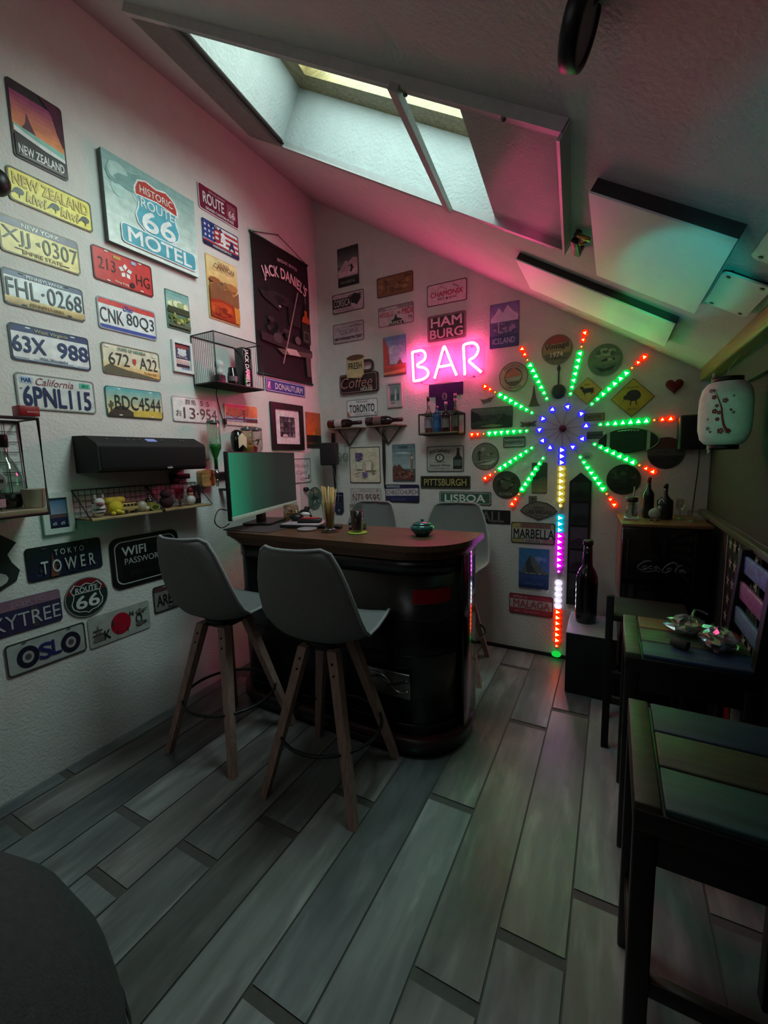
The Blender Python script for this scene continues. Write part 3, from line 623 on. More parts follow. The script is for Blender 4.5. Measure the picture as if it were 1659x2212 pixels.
s.grad(.02, .98, '#20243c', '#18201f', 5, .004).speck(.05, .05, .95, .5, ['#2e3450', '#3a3a44', '#22303a'], 20, (.004, .014), 2).poly([(.27, .05), (.30, .55), (.315, .78), (.33, .55), (.38, .05)], '#6b4436').text('T O K Y O', .54, .76, .026, '#c9ccca', w=.125, bold=0).text('T O W E R', .52, .36, .058, '#c3c7c8', w=.225, bold=.01).slots('#454b50', bot=False).done()
s = LS('tin_sign', 'black WIFI PASSWORD chalk sign with white outline, behind the left stool', 'sign', -1.884, 1.058, .392, .272, '#131415', corner=.045, th=.004)
s.ring(rrect(.392, .272, .045), .005, '#b9bbb9', .022).text('WIFI', .32, .72, .046, '#c4c7c4', w=.13, bold=.018).text('PASSWORD', .46, .52, .032, '#b4b7b4', w=.22, bold=0).rect(.15, .14, .85, .40, '#0c0c0d').text('Welcome', .5, .27, .03, '#232425', w=.2, shear=.2, bold=0).done()
s = LS('shield_sign', 'dark shield-shaped sign with large white digits, cut by the left edge', 'sign', -2.66, 1.16, .40, .265, '#2a3231', shape=[(x, y) for x, y in shield(0, 0, .40, .27)])
s.text('66', .58, .36, .10, '#b9bdb8', w=.24, bold=.018).text('ROUTE', .5, .76, .03, '#9aa09a', w=.2).done()
s = LS('round_sign', 'small round ROUTE 66 sign with red top, under the tower plate', 'sign', -2.108, .895, .196, .196, '#26302f', shape=ellp(.098, .098))
s.poly([(.03, .64), (.10, .80), (.27, .94), (.5, .995), (.73, .94), (.90, .80), (.97, .64)], '#7d1f28').ring(ellp(.098, .098), .004, '#8d8f8c')
s.poly(shield(.5, .48, .74, .78), '#c9ccc8').poly(shield(.5, .48, .69, .73), '#232c2c').rect(.17, .62, .83, .64, '#c9ccc8').text('ROUTE', .5, .71, .026, '#d0d2ce', w=.10, bold=.018).text('66', .5, .40, .062, '#d0d2ce', w=.105, bold=.018).done()
s = LS('license_plate', 'purple SKYTREE plate cut by the left edge of the photo', 'plate', -2.435, .872, .312, .150, '#34304f')
s.band(.70, 1, '#8d6a7c', .002).text('TOKYO', .60, .83, .02, '#a58a98', w=.14, bold=0).rect(.62, .05, .70, .66, '#4a3c40').text('SKYTREE', .52, .36, .064, '#b9b6bd', w=.285, bold=0).done()
s = LS('license_plate', 'white OSLO plate with tyre-like letters, lowest on the left wall', 'plate', -2.351, .681, .314, .145, '#a9aca8', rim='#3a3b3c')
for cx in (.25, .79): s.ell(cx, .46, .042, .05, '#1e1e30').ell(cx, .46, .022, .027, '#a19d9a').ell(cx, .46, .012, .014, '#4c4a55')
s.text('S', .46, .48, .072, '#2a2a66', w=.05, bold=.018).text('L', .60, .50, .07, '#2a2a66', w=.035, bold=.018).slots('#55575a', bot=False).done()
s = LS('license_plate', 'white Japan plate with red sun, pagoda and letters KYOTO', 'plate', -2.022, .687, .316, .158, '#a8a9a2')
s.ell(.5, .50, .052, .058, '#a8182c').line((.43, .16), (.43, .30), .006, '#2c2a2a').line((.60, .16), (.60, .30), .006, '#2c2a2a').text('K', .27, .30, .045, '#23211f', w=.03, bold=.02).text('I', .37, .60, .03, '#3a3836', w=.006).text('N', .68, .72, .025, '#2a2a2a', w=.02).text('O', .80, .48, .05, '#2d2d2c', w=.035, bold=.018).mtn(.16, [(.05, .22), (.10, .46), (.13, .70), (.17, .46), (.24, .20)], '#6d6a64').line((.06, .52), (.2, .52), .008, '#454340').line((.05, .38), (.22, .38), .008, '#454340').speck(.7, .2, .95, .42, ['#3a3a38', '#5c5c58'], 8, (.008, .02), 3).speck(.75, .6, .96, .85, ['#5a5a56', '#77776f'], 8, (.006, .014), 4).done()
s = LS('license_plate', 'grey AREA 51 plate half hidden behind the left stool', 'plate', -1.676, .745, .310, .152, '#7f7c78', rim='#2f2c2b')
s.band(.78, 1, '#55373a', .006).text('AREA', .27, .44, .06, '#232220', w=.13, bold=.018).text('51', .74, .44, .06, '#232220', w=.07, bold=.018).text('NEVADA', .5, .12, .014, '#4a4744', w=.14).slots('#9a9894', bot=False).done()
s = framed('white-framed print of a desert highway with 66, by the shelf at the left edge', '#cfd6d0', -2.155, 1.318, .125, .188, .024)
s.rect(0, 0, 1, 1, '#20264a').grad(.42, 1.0, '#8aa3b8', '#3f6f96', 6, 0).rect(0, .34, 1, .46, '#5c4a4c').poly([(.1, .34), (.9, .34), (.98, .06), (.02, .06)], '#23274c').text('6 6', .5, .16, .016, '#c3c8d6', w=.05, shear=.2, bold=0).rect(0, 0, 1, .06, '#0e1422').done()

# ---- back wall -----------------------------------------------------
s = BS('travel_poster', 'dark tin poster of a mountain climber, topmost on the back wall', 'poster', .226, 3.119, .197, .295, '#2f3836', corner=.004)
s.grad(.5, .98, '#5d6a66', '#20302e', 6, .006).mtn(.24, [(.03, .42), (.2, .52), (.4, .66), (.55, .60), (.75, .70), (.97, .66)], '#a58a92').poly([(.03, .24), (.97, .30), (.97, .48), (.6, .36), (.03, .40)], '#b8a0a6').poly([(.60, .34), (.66, .46), (.63, .52), (.70, .54), (.76, .44), (.68, .34)], '#1b1a1d').line((.55, .52), (.80, .42), .005, '#1b1a1d').band(0, .2, '#17211f', .004).text('KAUNERTAL', .5, .10, .02, '#7b817c', w=.14, bold=0).done()
s = BS('license_plate', 'black and white CORSICA plate with a head emblem', 'plate', .161, 2.776, .303, .150, '#a39298', rim='#3c3034')
s.speck(.5, .62, .98, .95, ['#574a4e', '#7d6f74'], 9, (.006, .02), 2).rect(.03, .26, .60, .74, '#2a2226').text('CORSICA', .32, .50, .056, '#cbbcc0', w=.155, bold=.0).poly([(.62, .40), (.60, .66), (.72, .88), (.88, .80), (.92, .60), (.84, .40), (.78, .26), (.72, .36)], '#1d181b').text('ILE DE BEAUTE', .45, .14, .012, '#7a6a70', w=.15).done()
s = BS('license_plate', 'pale grey TOSCANA plate with a sketched village', 'plate', .157, 2.543, .299, .154, '#9a8a92', rim='#5d4f55')
s.text('TOSCANA', .5, .55, .04, '#55454c', w=.19, bold=0).line((.04, .76), (.96, .80), .003, '#6a5a62').mtn(.74, [(.5, .78), (.58, .86), (.66, .80), (.74, .88), (.95, .80)], '#76666e').speck(.04, .12, .94, .32, ['#4c3d44', '#5d4d55', '#6d5c64'], 26, (.004, .016), 3).line((.03, .24), (.97, .26), .005, '#4c3d44').done()
s = BS('license_plate', 'plain rust brown metal plate high on the back wall', 'plate', .584, 2.821, .309, .147, '#6d4a33', rim='#4c3024')
s.speck(.03, .06, .97, .94, ['#7d5a3c', '#5d3d2c', '#86603f', '#6b4c38'], 40, (.01, .03), 4).done()
s = BS('license_plate', 'grey AIGUILLE DU MIDI FRANCE plate with a black peak', 'plate', .591, 2.600, .303, .149, '#a8979d', rim='#5f5056')
s.band(.80, 1, '#7d6c74', .006).text('CHAMONIX', .38, .88, .016, '#c4b6bc', w=.10).text('AIGUILLE', .23, .60, .034, '#94283c', w=.12, bold=.01).text('du', .60, .62, .022, '#94283c', w=.02).text('MIDI', .83, .62, .042, '#94283c', w=.085, bold=.02).mtn(.05, [(.28, .05), (.38, .26), (.46, .34), (.50, .58), (.55, .36), (.66, .30), (.74, .05)], '#221c20').text('FRANCE', .5, .14, .024, '#cdbec4', w=.11, bold=.01).text('74', .90, .30, .024, '#3f343a', w=.03).done()
s = BS('license_plate', 'pale CHAMONIX plate with dark rim and red letters', 'plate', 1.004, 2.683, .303, .150, '#b79aa4', rim='#3d2c33')
s.text('CHAMONIX', .5, .50, .034, '#8e2440', w=.245, bold=.02).line((.2, .62), (.38, .84), .003, '#6b4a58').line((.38, .84), (.5, .66), .003, '#6b4a58').line((.66, .84), (.80, .68), .005, '#5a3a48').text('MONT', .36, .27, .016, '#5a3a48', w=.055).text('BLANC', .66, .27, .016, '#5a3a48', w=.06).ell(.51, .26, .008, .010, '#5a3a48', 12).done()
s = BS('tin_sign', 'dark HAMBURG sign with two rows of pale letters above the neon', 'sign', 1.002, 2.469, .299, .189, '#3c2c33', rim='#8d7480')
s.ring(rrect(.299, .189, .01), .003, '#9a808c', .012).text('HAM', .5, .71, .064, '#b59ca6', w=.235, bold=.018).text('BURG', .5, .28, .062, '#a58d98', w=.25, bold=.018).done()
s = BS('travel_poster', 'tin poster of red desert buttes under blue sky beside the neon', 'poster', .626, 2.374, .199, .299, '#5a7396', corner=.004)
s.grad(.30, .99, '#9aa7bd', '#4f6f95', 7, .004).speck(.2, .5, .95, .78, ['#a3aec2', '#8694ae'], 9, (.02, .05), 2).poly([(.01, .26), (.01, .98), (.12, .90), (.18, .78), (.24, .74), (.30, .30)], '#8d3c3a').poly([(.62, .28), (.66, .36), (.72, .38), (.74, .46), (.78, .38), (.84, .30), (.88, .28)], '#6b3044').grad(.0, .28, '#5c3430', '#9a3f38', 5, .004).poly([(.02, .10), (.97, .16), (.97, .06), (.02, .04)], '#a06a4a').done()

t = thing('coffee_sign', 'FRESH Coffee HOUSE tin sign with a coffee mug on a brown board', 'sign', M=MB(.40, 2.05))
b = B(); b.prism(rrect(.36, .155, .02), .004, .03, 'print', '#2d1a1c'); b.obj('board', t)
b = B(); mug = [(-.10, .05), (-.095, .20), (.065, .20), (.06, .06), (.02, .035)]
b.prism(mug, .030, .040, 'print', '#cdb88a'); b.prism(ellp(.081, .022, 24, -.015, .20), .032, .041, 'print', '#6b4a38')
b.obj('mug', t)
b = B(); rr = [(.11 + .045 * math.cos(a), .125 + .05 * math.sin(a)) for a in [PI / 2 - i * PI / 8 for i in range(9)]]; r2 = [(.11 + .025 * math.cos(a), .125 + .028 * math.sin(a)) for a in [-PI / 2 + i * PI / 8 for i in range(9)]]
b.prism([(.06, .175)] + rr + [(.06, .075), (.062, .097)] + r2 + [(.062, .153)], .030, .038, 'print', '#33211d'); b.obj('mug_handle', t)
b = B(); put_text(b, 'FRESH', -.018, .135, .05, 'print', '#33241f', w=.125, bold=.018, z=.0412); b.obj('lettering', t); b = B(); put_text(b, 'Coffee', -.01, .005, .085, 'print', '#b07a70', w=.30, bold=.0, shear=.25, z=.0412); b.obj('lettering', t); b = B(); put_text(b, 'HOUSE', .085, -.055, .028, 'print', '#d8c8b6', w=.11, bold=.018, z=.0412); b.obj('lettering', t)
b = B()
o = rrect(.345, .14, .018); i_ = rrect(.338, .133, .016); b.strip([[(*p, .0304) for p in o], [(*p, .0304) for p in i_]], 'print', '#b9a08c', caps=False); b.obj('border', t)

s = BS('license_plate', 'white Ontario plate reading TORONTO above the left wine shelf', 'plate', .266, 1.922, .297, .137, '#bdb6b6', rim='#77707a')
s.text('ONTARIO', .5, .84, .016, '#6f6870', w=.10).text('TORONTO', .5, .46, .062, '#1d1a22', w=.24, bold=.015).text('YOURS TO DISCOVER', .5, .13, .010, '#8a828a', w=.14).poly([(.02, .05), (.02, .36), (.07, .26), (.11, .05)], '#9c4a2c').rect(.90, .10, .95, .2, '#6a626a').done()
s = framed('small white-framed print of a statue right of the TORONTO plate', '#b9b2b3', .655, 2.022, .132, .190, .012, wall_='B', mat_col='#c4bfbe', mb=.012)
s.rect(0, .18, 1, 1, '#7d9498').rect(.05, .22, .95, .55, '#4f6468').poly([(.45, .22), (.5, .7), (.58, .9), (.68, .66), (.66, .22)], '#c9cfcc').rect(.05, .05, .55, .10, '#6a6a6a').done()
s = BS('tin_sign', 'cream tin sign with lavender pots and jug between the bottle brackets', 'sign', .275, 1.532, .298, .300, '#b5aa98', rim='#2e2a2a', corner=.012)
s.speck(.20, .60, .46, .86, ['#5a4a78', '#6d5c8a', '#473a62'], 40, (.006, .014), 2).poly([(.25, .38), (.45, .38), (.48, .60), (.22, .60)], '#9a9088').poly([(.27, .40), (.43, .40), (.46, .58), (.24, .58)], '#bdb3a4').poly([(.54, .34), (.74, .34), (.76, .62), (.52, .62)], '#857b70').poly([(.56, .36), (.72, .36), (.74, .60), (.54, .60)], '#b9ae9e').line((.76, .58), (.82, .50), .006, '#857b70').line((.82, .5), (.76, .42), .006, '#857b70').speck(.40, .14, .64, .34, ['#5a4a78', '#6d5c8a'], 26, (.006, .012), 3).speck(.74, .28, .92, .38, ['#5c5230', '#6d6238'], 10, (.006, .012), 4).line((.2, .24), (.4, .30), .006, '#544a44').text('Provence', .78, .84, .02, '#8d8378', w=.07, shear=.3, bold=0).done()
s = BS('travel_poster', 'tin poster of a clock tower and parliament under teal sky', 'poster', .685, 1.542, .201, .296, '#41565a', corner=.006)
s.grad(.34, .99, '#7d9092', '#4a6468', 6, .004).poly([(.05, .76), (.5, .80), (.9, .74), (.5, .74)], '#97a6a6').poly([(.80, .10), (.80, .70), (.86, .78), (.92, .70), (.92, .10)], '#6f5d4e').rect(.82, .60, .90, .67, '#b3a58c').poly([(.03, .03), (.03, .40), (.12, .46), (.20, .40), (.24, .44), (.34, .46), (.42, .38), (.60, .30), (.97, .24), (.97, .03)], '#5a3a36').speck(.05, .06, .95, .30, ['#6b443c', '#45282a', '#7d5448'], 24, (.008, .02), 2).text('LONDON', .5, .93, .014, '#2c3a3c', w=.08).done()
s = BS('tin_sign', 'pale whiskey tin sign with a black bottle drawing at its right', 'sign', .985, 1.516, .298, .194, '#8f8d86', rim='#4a4a46')
s.text('JACK DANIELS', .35, .80, .03, '#2f3230', w=.17, bold=.02, bend=.3).ell(.36, .54, .036, .030, '#262a28').ell(.36, .54, .026, .021, '#a29f96').text('7', .36, .54, .025, '#262a28', w=.014, bold=.018).rect(.2, .36, .54, .375, '#3c3f3c').text('Tennessee Whiskey', .36, .24, .022, '#2c302e', w=.17, bold=0, shear=.1).rect(.14, .12, .6, .13, '#4a4c4a')
s.poly([(.72, .10), (.96, .10), (.96, .52), (.90, .62), (.88, .80), (.89, .90), (.81, .90), (.82, .80), (.80, .62), (.72, .52)], '#1f2624').rect(.74, .22, .94, .46, '#4c524e').done()
s = BS('street_sign', 'long black PITTSBURGH sign with gold letters', 'sign', .931, 1.289, .400, .096, '#1c1d19', rim='#4a4438', corner=.006)
s.ring(rrect(.4, .096, .006), .002, '#4f4a3c', .008).text('PITTSBURGH', .5, .5, .052, '#8f8450', w=.34, bold=.018).done()
s = BS('street_sign', 'long green LISBOA street sign above the right bar stool', 'sign', 1.087, 1.170, .400, .097, '#2f5a4a', rim='#2b2a28', corner=.012)
s.ring(rrect(.4, .097, .01), .004, '#b3a99c', .006).text('LISBOA', .5, .5, .055, '#b9bdb2', w=.31, bold=.02).speck(.82, .1, .98, .8, ['#5d4a3c', '#4a4438'], 8, (.004, .012), 3).done()
s = BS('license_plate', 'plate reading N73 9595, half hidden behind a stool back', 'plate', .274, 1.188, .302, .150, '#9c9794', rim='#8a8583')
s.text('Illinois', .5, .86, .018, '#77736f', w=.10, shear=.3, bold=0).ell(.88, .86, .012, .009, '#8a7a4c').text('N73', .24, .46, .062, '#5a2c30', w=.10, bold=.0).text('9595', .72, .46, .062, '#5a2c30', w=.135, bold=.0).done()
s = BS('license_plate', 'blue and white CHRISTCHURCH plate under the clock tower poster', 'plate', .615, 1.221, .302, .145, '#24284a', rim='#1d1d22')
s.poly([(.01, .36), (.99, .40), (.99, .80), (.01, .74)], '#a9a3a6').text('CHRISTCHURCH', .5, .58, .04, '#4a2338', w=.28, bold=.0, rot=.03).rect(.03, .82, .44, .96, '#6a7078').text('NEW ZEALAND', .4, .16, .022, '#464c70', w=.13).done()
s = BS('license_plate', 'dark YOSEMITE plate with forest valley left of the LED burst', 'plate', 1.335, 1.775, .297, .147, '#2b3a32')
s.grad(.02, .98, '#22392c', '#4a5650', 5, .004).poly([(.5, .06), (.99, .04), (.99, .5), (.8, .62)], '#15301f').poly([(.2, .1), (.6, .04), (.8, .12), (.5, .2)], '#57704a').poly([(.01, .3), (.01, .9), (.2, .7), (.3, .4)], '#1a2622').text('YOSEMITE', .46, .50, .042, '#141d1a', w=.22, bold=.0).done()
s = BS('travel_poster', 'purple blue ICELAND tin poster with snowy mountains', 'poster', 1.470, 2.464, .197, .292, '#4a4670', corner=.005)
s.grad(.62, .98, '#7a6f96', '#5c5484', 5, .006).mtn(.58, [(.03, .66), (.2, .78), (.32, .90), (.45, .78), (.62, .94), (.78, .80), (.97, .70)], '#a99bb6').speck(.03, .30, .97, .60, ['#5a4f78', '#7a6c94', '#463e66', '#8f80a4'], 34, (.008, .025), 3).rect(.30, .36, .34, .60, '#a096b4').band(0, .27, '#2f3462', .004).text('ICELAND', .5, .145, .038, '#9c9ab8', w=.15, bold=.0).done()
s = BS('license_plate', 'yellowish MARBELLA SPAIN plate left of the vertical LED strip', 'plate', 1.632, .960, .296, .150, '#8a8158', rim='#3e3b30')
s.rect(.22, .74, .90, .94, '#6d4a4c').rect(.03, .24, .97, .72, '#97948c').text('MARBELLA', .52, .47, .064, '#22232a', w=.27, bold=.018).rect(.30, .04, .72, .22, '#857f80').text('SPAIN', .51, .13, .016, '#5f5a5e', w=.09).rect(.02, .2, .28, .23, '#5a5130').rect(.74, .08, .98, .24, '#77565c').done()
s = BS('travel_poster', 'blue tin poster of the rock of GIBRALTAR', 'poster', 1.689, .775, .204, .289, '#31486f', corner=.004)
s.grad(.40, .99, '#46649a', '#2c6488', 6, .004).speck(.4, .6, .97, .9, ['#5a78a8', '#6f88b0'], 7, (.01, .03), 2).mtn(.36, [(.08, .40), (.22, .62), (.38, .84), (.55, .74), (.78, .52), (.97, .40)], '#565f5f').poly([(.38, .84), (.42, .6), (.6, .4), (.3, .38), (.22, .62)], '#3e4648').speck(.2, .34, .95, .42, ['#8a8f8a', '#6d7370'], 10, (.006, .014), 4).grad(.0, .35, '#22305c', '#34487c', 4, .004).text('GIBRALTAR', .5, .13, .02, '#566794', w=.14, bold=0).done()
s = BS('license_plate', 'red and white MALAGA SPAIN plate, lowest on the back wall', 'plate', 1.624, .435, .302, .150, '#8d3340', rim='#5f2029')
s.rect(.02, .30, .98, .74, '#9c8a8a').text('MALAGA', .52, .52, .052, '#8a3a44', w=.25, bold=.018).text('COSTA DEL SOL', .26, .86, .014, '#b08a8c', w=.10).text('SPAIN', .52, .14, .02, '#a5606a', w=.10).rect(.12, .12, .24, .17, '#a9787e').done()
def rsign(label, x, z, r, col): return BS('round_sign', label, 'sign', x - r, z + r, 2 * r, 2 * r, col, shape=ellp(r, r, 40))
s = rsign('round cream tin sign with CANADA lettering below the iceland poster', 1.635, 1.968, .098, '#8d8a72')
s.ring(ellp(.098, .098, 40), .006, '#5a5a48').ell(.5, .5, .062, .062, '#4c5244').poly([(.22, .6), (.5, .82), (.78, .6), (.78, .5), (.22, .5)], '#8a6048').poly([(.20, .48), (.8, .52), (.7, .36), (.3, .34)], '#7d8070').text('CANADA', .5, .13, .022, '#45473a', w=.11, bold=.0, bend=-.16).text('NIAGARA FALLS', .5, .88, .018, '#45473a', w=.14, bold=0, bend=.10).done()
s = rsign('round Vintage 1974 tin sign with red sunset stripes', 1.910, 2.110, .095, '#5d5644')
s.poly([(.1, .72), (.25, .90), (.5, .98), (.75, .90), (.9, .72)], '#7d3428').rect(.06, .38, .94, .70, '#7a6a48').rect(.10, .26, .9, .36, '#4e5240').rect(.16, .18, .84, .24, '#40473a').text('Vintage', .5, .60, .042, '#26231a', w=.145, bold=.02, shear=.1, rot=.08).text('1974', .5, .34, .03, '#b3ab90', w=.075, bold=.02).done()
s = rsign('round grey-green landscape tin sign, highest right of the LED burst', 2.193, 2.010, .0975, '#4f6352')
s.speck(.2, .55, .8, .9, ['#6d8068', '#3e5244', '#82917a'], 20, (.01, .022), 2).poly([(.05, .45), (.4, .62), (.95, .58), (.9, .38), (.3, .34)], '#5c6f58').speck(.3, .42, .8, .56, ['#3a4a3c', '#8c9982', '#2c3a30'], 14, (.006, .014), 3).poly([(.22, .30), (.5, .22), (.82, .32), (.7, .18), (.4, .14)], '#22352c').done()
s = rsign('round tin sign with pagoda and bullet train, left of the LED burst', 1.442, 1.430, .098, '#5a6456')
s.ring(ellp(.098, .098, 40), .004, '#2c322c').poly([(.2, .5), (.34, .5), (.27, .62)], '#2e332e').poly([(.18, .60), (.38, .60), (.28, .72)], '#2e332e').rect(.24, .34, .32, .6, '#3c423c').speck(.55, .5, .85, .66, ['#77806f', '#424a42'], 10, (.006, .012), 2).poly([(.28, .20), (.8, .34), (.94, .34), (.7, .18)], '#8f958a').poly([(.05, .3), (.95, .44), (.95, .36), (.1, .26)], '#6d776a').ell(.42, .76, .016, .014, '#77806f').done()
s = rsign('round dark tin sign of a gorge bridge lettered RONDA', 1.594, 1.224, .0975, '#3c4336')
s.ring(ellp(.0975, .0975, 40), .003, '#232820').speck(.15, .3, .85, .85, ['#4c5444', '#2a3028', '#5d6350', '#39402f'], 34, (.01, .024), 2).rect(.34, .42, .66, .62, '#4f5342').text('RONDA', .5, .17, .022, '#6d7468', w=.09, bold=.02).done()
s = rsign('round LUXEMBOURG tin sign with red top and dark blue bottom', 2.540, 1.423, .0955, '#3a3836')
s.poly([(.04, .66), (.15, .85), (.32, .96), (.5, .995), (.68, .96), (.85, .85), (.96, .66)], '#4a211d').rect(.01, .44, .99, .62, '#4f4d48').text('LUXEMBOURG', .5, .53, .022, '#2a2926', w=.165, bold=.0).poly([(.02, .40), (.12, .18), (.3, .05), (.5, .005), (.7, .05), (.88, .18), (.98, .40)], '#20242c').done()
s = rsign('round dark tin sign of a figure behind the bottles on the fridge', 2.323, 1.263, .096, '#2a322c')
s.speck(.1, .45, .9, .9, ['#3a463c', '#46523f', '#28302a'], 28, (.01, .024), 2).rect(.40, .3, .6, .62, '#333b36').speck(.1, .15, .9, .45, ['#1c2a26', '#24302c', '#182320'], 20, (.01, .022), 5).done()
s = BS('tin_sign', 'yellow diamond road sign with a black sheep', 'sign', 2.013, 1.915, .170, .170, '#a5813a', shape=[(0, .085), (-.085, 0), (0, -.085), (.085, 0)])
s.ring([(0, .085), (-.085, 0), (0, -.085), (.085, 0)], .004, '#5d4a22').poly([(.32, .50), (.34, .60), (.72, .60), (.72, .40), (.66, .44), (.66, .32), (.62, .44), (.44, .42), (.42, .32), (.38, .44)], '#2c2a24').ell(.31, .62, .012, .010, '#2c2a24', 10).rect(.40, .70, .60, .76, '#86662c').done()
s = BS('tin_sign', 'larger yellow diamond road sign with a black kiwi bird', 'sign', 2.233, 1.883, .236, .236, '#a07c2c', shape=[(0, .118), (-.118, 0), (0, -.118), (.118, 0)])
s.ring([(0, .118), (-.118, 0), (0, -.118), (.118, 0)], .005, '#54421a').ell(.52, .56, .040, .034, '#262520').ell(.36, .52, .016, .014, '#262520').poly([(.36, .55), (.26, .40), (.33, .48)], '#262520').line((.48, .44), (.46, .32), .006, '#262520').line((.58, .44), (.60, .32), .006, '#262520').rect(.36, .74, .64, .79, '#7d6022').rect(.40, .18, .60, .24, '#86682a').done()

# shaped pieces on the back wall
t = thing('football_sign', 'football-shaped green tin plaque with white stripes and laces', 'sign', M=MB(2.338, 1.503))
oval = [(.165 * math.cos(a) * (1 if True else 1), .078 * (abs(math.sin(a)) ** 1.15) * (1 if math.sin(a) > 0 else -1)) for a in [2 * PI * i / 48 for i in range(48)]]
b = B(); b.prism(oval, .004, .014, 'print', '#16211a'); b.obj('plaque', t)
def clipx(x0, x1): return [(max(x0, min(x1, x)), y) for x, y in oval]
b = B()
for x0, x1, c in ((-.115, .115, '#123a22'), (-.118, -.100, '#a5b3a5'), (.100, .118, '#a5b3a5')):
    P = [p for p in oval if x0 <= p[0] <= x1]; hh = .078 * (1 - (x0 / .165) ** 2) ** .5; up_ = sorted([p for p in P if p[1] > 0]); dn = sorted([p for p in P if p[1] < 0], reverse=True)
    def yy(x): return .078 * max(0, 1 - (x / .165) ** 2) ** .575
    q = [(x0, yy(x0))] + up_ + [(x1, yy(x1)), (x1, -yy(x1))] + dn + [(x0, -yy(x0))]
    b.face([(x, y, .0146 + (.0003 if c != '#123a22' else 0)) for x, y in q], 'print', c)
b.obj('print', t)
b = B(); b.tube([(-.06, .062, .017), (0, .068, .018), (.06, .062, .017)], .002, 'satin', '#b9c4b8')
for k in range(7): b.box((-.05 + k * .0167, .063, .018), (.003, .012, .002), 'satin', '#b9c4b8')
b.obj('laces', t)
b = B(); b.tube([(x, y, .013) for x, y in oval], .0025, 'metal', '#9aa99a', 6, closed=True); b.obj('rim', t)
t = thing('las_vegas_sign', 'diamond-shaped metal sign reading fabulous LAS VEGAS', 'sign', M=MB(1.816, 1.045))
dia = [(-.123, 0), (-.098, .03), (-.06, .055), (0, .068), (.06, .055), (.098, .03), (.123, 0), (.098, -.025), (.05, -.045), (0, -.066), (-.05, -.045), (-.098, -.025)]
b = B(); b.prism(dia, .003, .008, 'print', '#77706c'); b.prism(rrect(.054, .05, .004, 2, -.04, .078), .003, .007, 'print', '#6d6864'); b.obj('plaque', t)
b = B(); b.strip([[(x, y, .0085) for x, y in dia], [(x * .93, y * .9, .0085) for x, y in dia]], 'print', '#3f3b3c', caps=False); put_text(b, 'LAS VEGAS', 0, -.008, .026, 'print', '#2f2c2e', w=.17, bold=.018, z=.009); put_text(b, 'Fabulous', 0, .024, .016, 'print', '#4a4547', w=.07, shear=.3, z=.009); put_text(b, 'NEVADA', 0, -.036, .010, 'print', '#4a4547', w=.05, z=.009)
b.face([(x, y, .0085) for x, y in star(-.04, .082, .015, 8, .3)], 'print', '#3a3436'); b.obj('lettering', t)
t = thing('banjo_ornament', 'small dark banjo-shaped ornament above the LED hub', 'ornament', M=MB(1.926, 1.842))
b = B(); b.lathe([(.001, .016), (.036, .018), (.046, .014), (.046, .004), (.03, .002)], 'satin', '#2c3230', n=28); b.obj('body', t)
b = B(); b.box((0, .085, .012), (.010, .10, .006), 'satin', '#2a2a24'); b.prism([(-.007, .13), (.008, .13), (.010, .15), (.002, .175), (-.012, .15)], .008, .014, 'satin', '#2a2a24'); b.obj('neck', t)
t = thing('heart_ornament', 'padded red heart on the back wall near the lantern', 'ornament', M=MB(2.563, 1.815))
b = B(); H = [(16 * math.sin(a) ** 3 * .0028, (13 * math.cos(a) - 5 * math.cos(2 * a) - 2 * math.cos(3 * a) - math.cos(4 * a)) * .0030) for a in [2 * PI * i / 40 for i in range(40)]]
b.strip([[(x * k, y * k, z) for x, y in H] for k, z in ((.9, .003), (1, .014), (.92, .026), (.7, .034), (.3, .038))], 'fabric', '#6d1a22'); b.obj('cushion', t)
t = thing('tower_ornament', 'thin brass tower-shaped ornament left of the LED hub', 'ornament', M=MB(1.772, 1.76))
b = B(); b.prism([(-.036, 0), (-.028, .012), (-.010, .07), (-.002, .135), (.002, .135), (.010, .07), (.028, .012), (.042, 0)], .003, .010, 'satin', '#4f4a34'); b.obj('body', t)
t = thing('winged_badge', 'small winged badge with red centre left of the LED hub', 'ornament', M=MB(1.737, 1.640))
b = B(); b.lathe([(.001, .016), (.016, .014), (.018, .004)], 'satin', '#5a2a2a', n=20); b.obj('center', t)
for sx in (-1, 1):
    b = B(); b.prism([(sx * .018, .012), (sx * .055, .022), (sx * .040, .002), (sx * .055, -.010), (sx * .035, -.016), (sx * .018, -.012)], .003, .008, 'satin', '#55524e'); b.obj('wing', t)
t = thing('gecko_ornament', 'flat grey gecko ornament above the yosemite plate', 'ornament', M=MB(1.456, 1.822))
b = B(); b.prism([(-.052, .018), (-.036, .010), (-.01, .012), (.01, .02), (.03, .022), (.052, .03), (.03, .012), (.018, -.004), (-.012, -.010), (-.028, -.018), (-.04, -.004)], .003, .009, 'satin', '#6a675a'); b.obj('body', t)
s = BS('license_plate', 'small NIAGARA FALLS plate under the yosemite plate', 'plate', 1.570, 1.562, .150, .074, '#6f7a77', rim='#3a403e', corner=.008)
s.rect(.06, .78, .94, .92, '#4a5350').text('NIAGARA FALLS', .5, .5, .018, '#2f3b3d', w=.128, bold=.02).rect(.05, .1, .95, .2, '#8b9490').done()
s = BS('tin_sign', 'tall dark picture sign behind the lower LED rays', 'sign', 1.767, 1.378, .100, .210, '#3b4a3c', corner=.004)
s.grad(.55, .98, '#2c4436', '#35493b', 4, .004).grad(.02, .5, '#6d6a50', '#4c5442', 4, .004).rect(.1, .45, .5, .6, '#2a3a2e').done()
s = BS('license_plate', 'dark plate with large block letters behind the right bar stool', 'plate', 1.325, 1.040, .300, .100, '#262423', corner=.006)
s.text('VALL', .48, .5, .075, '#5d5958', w=.22, bold=.018).done()
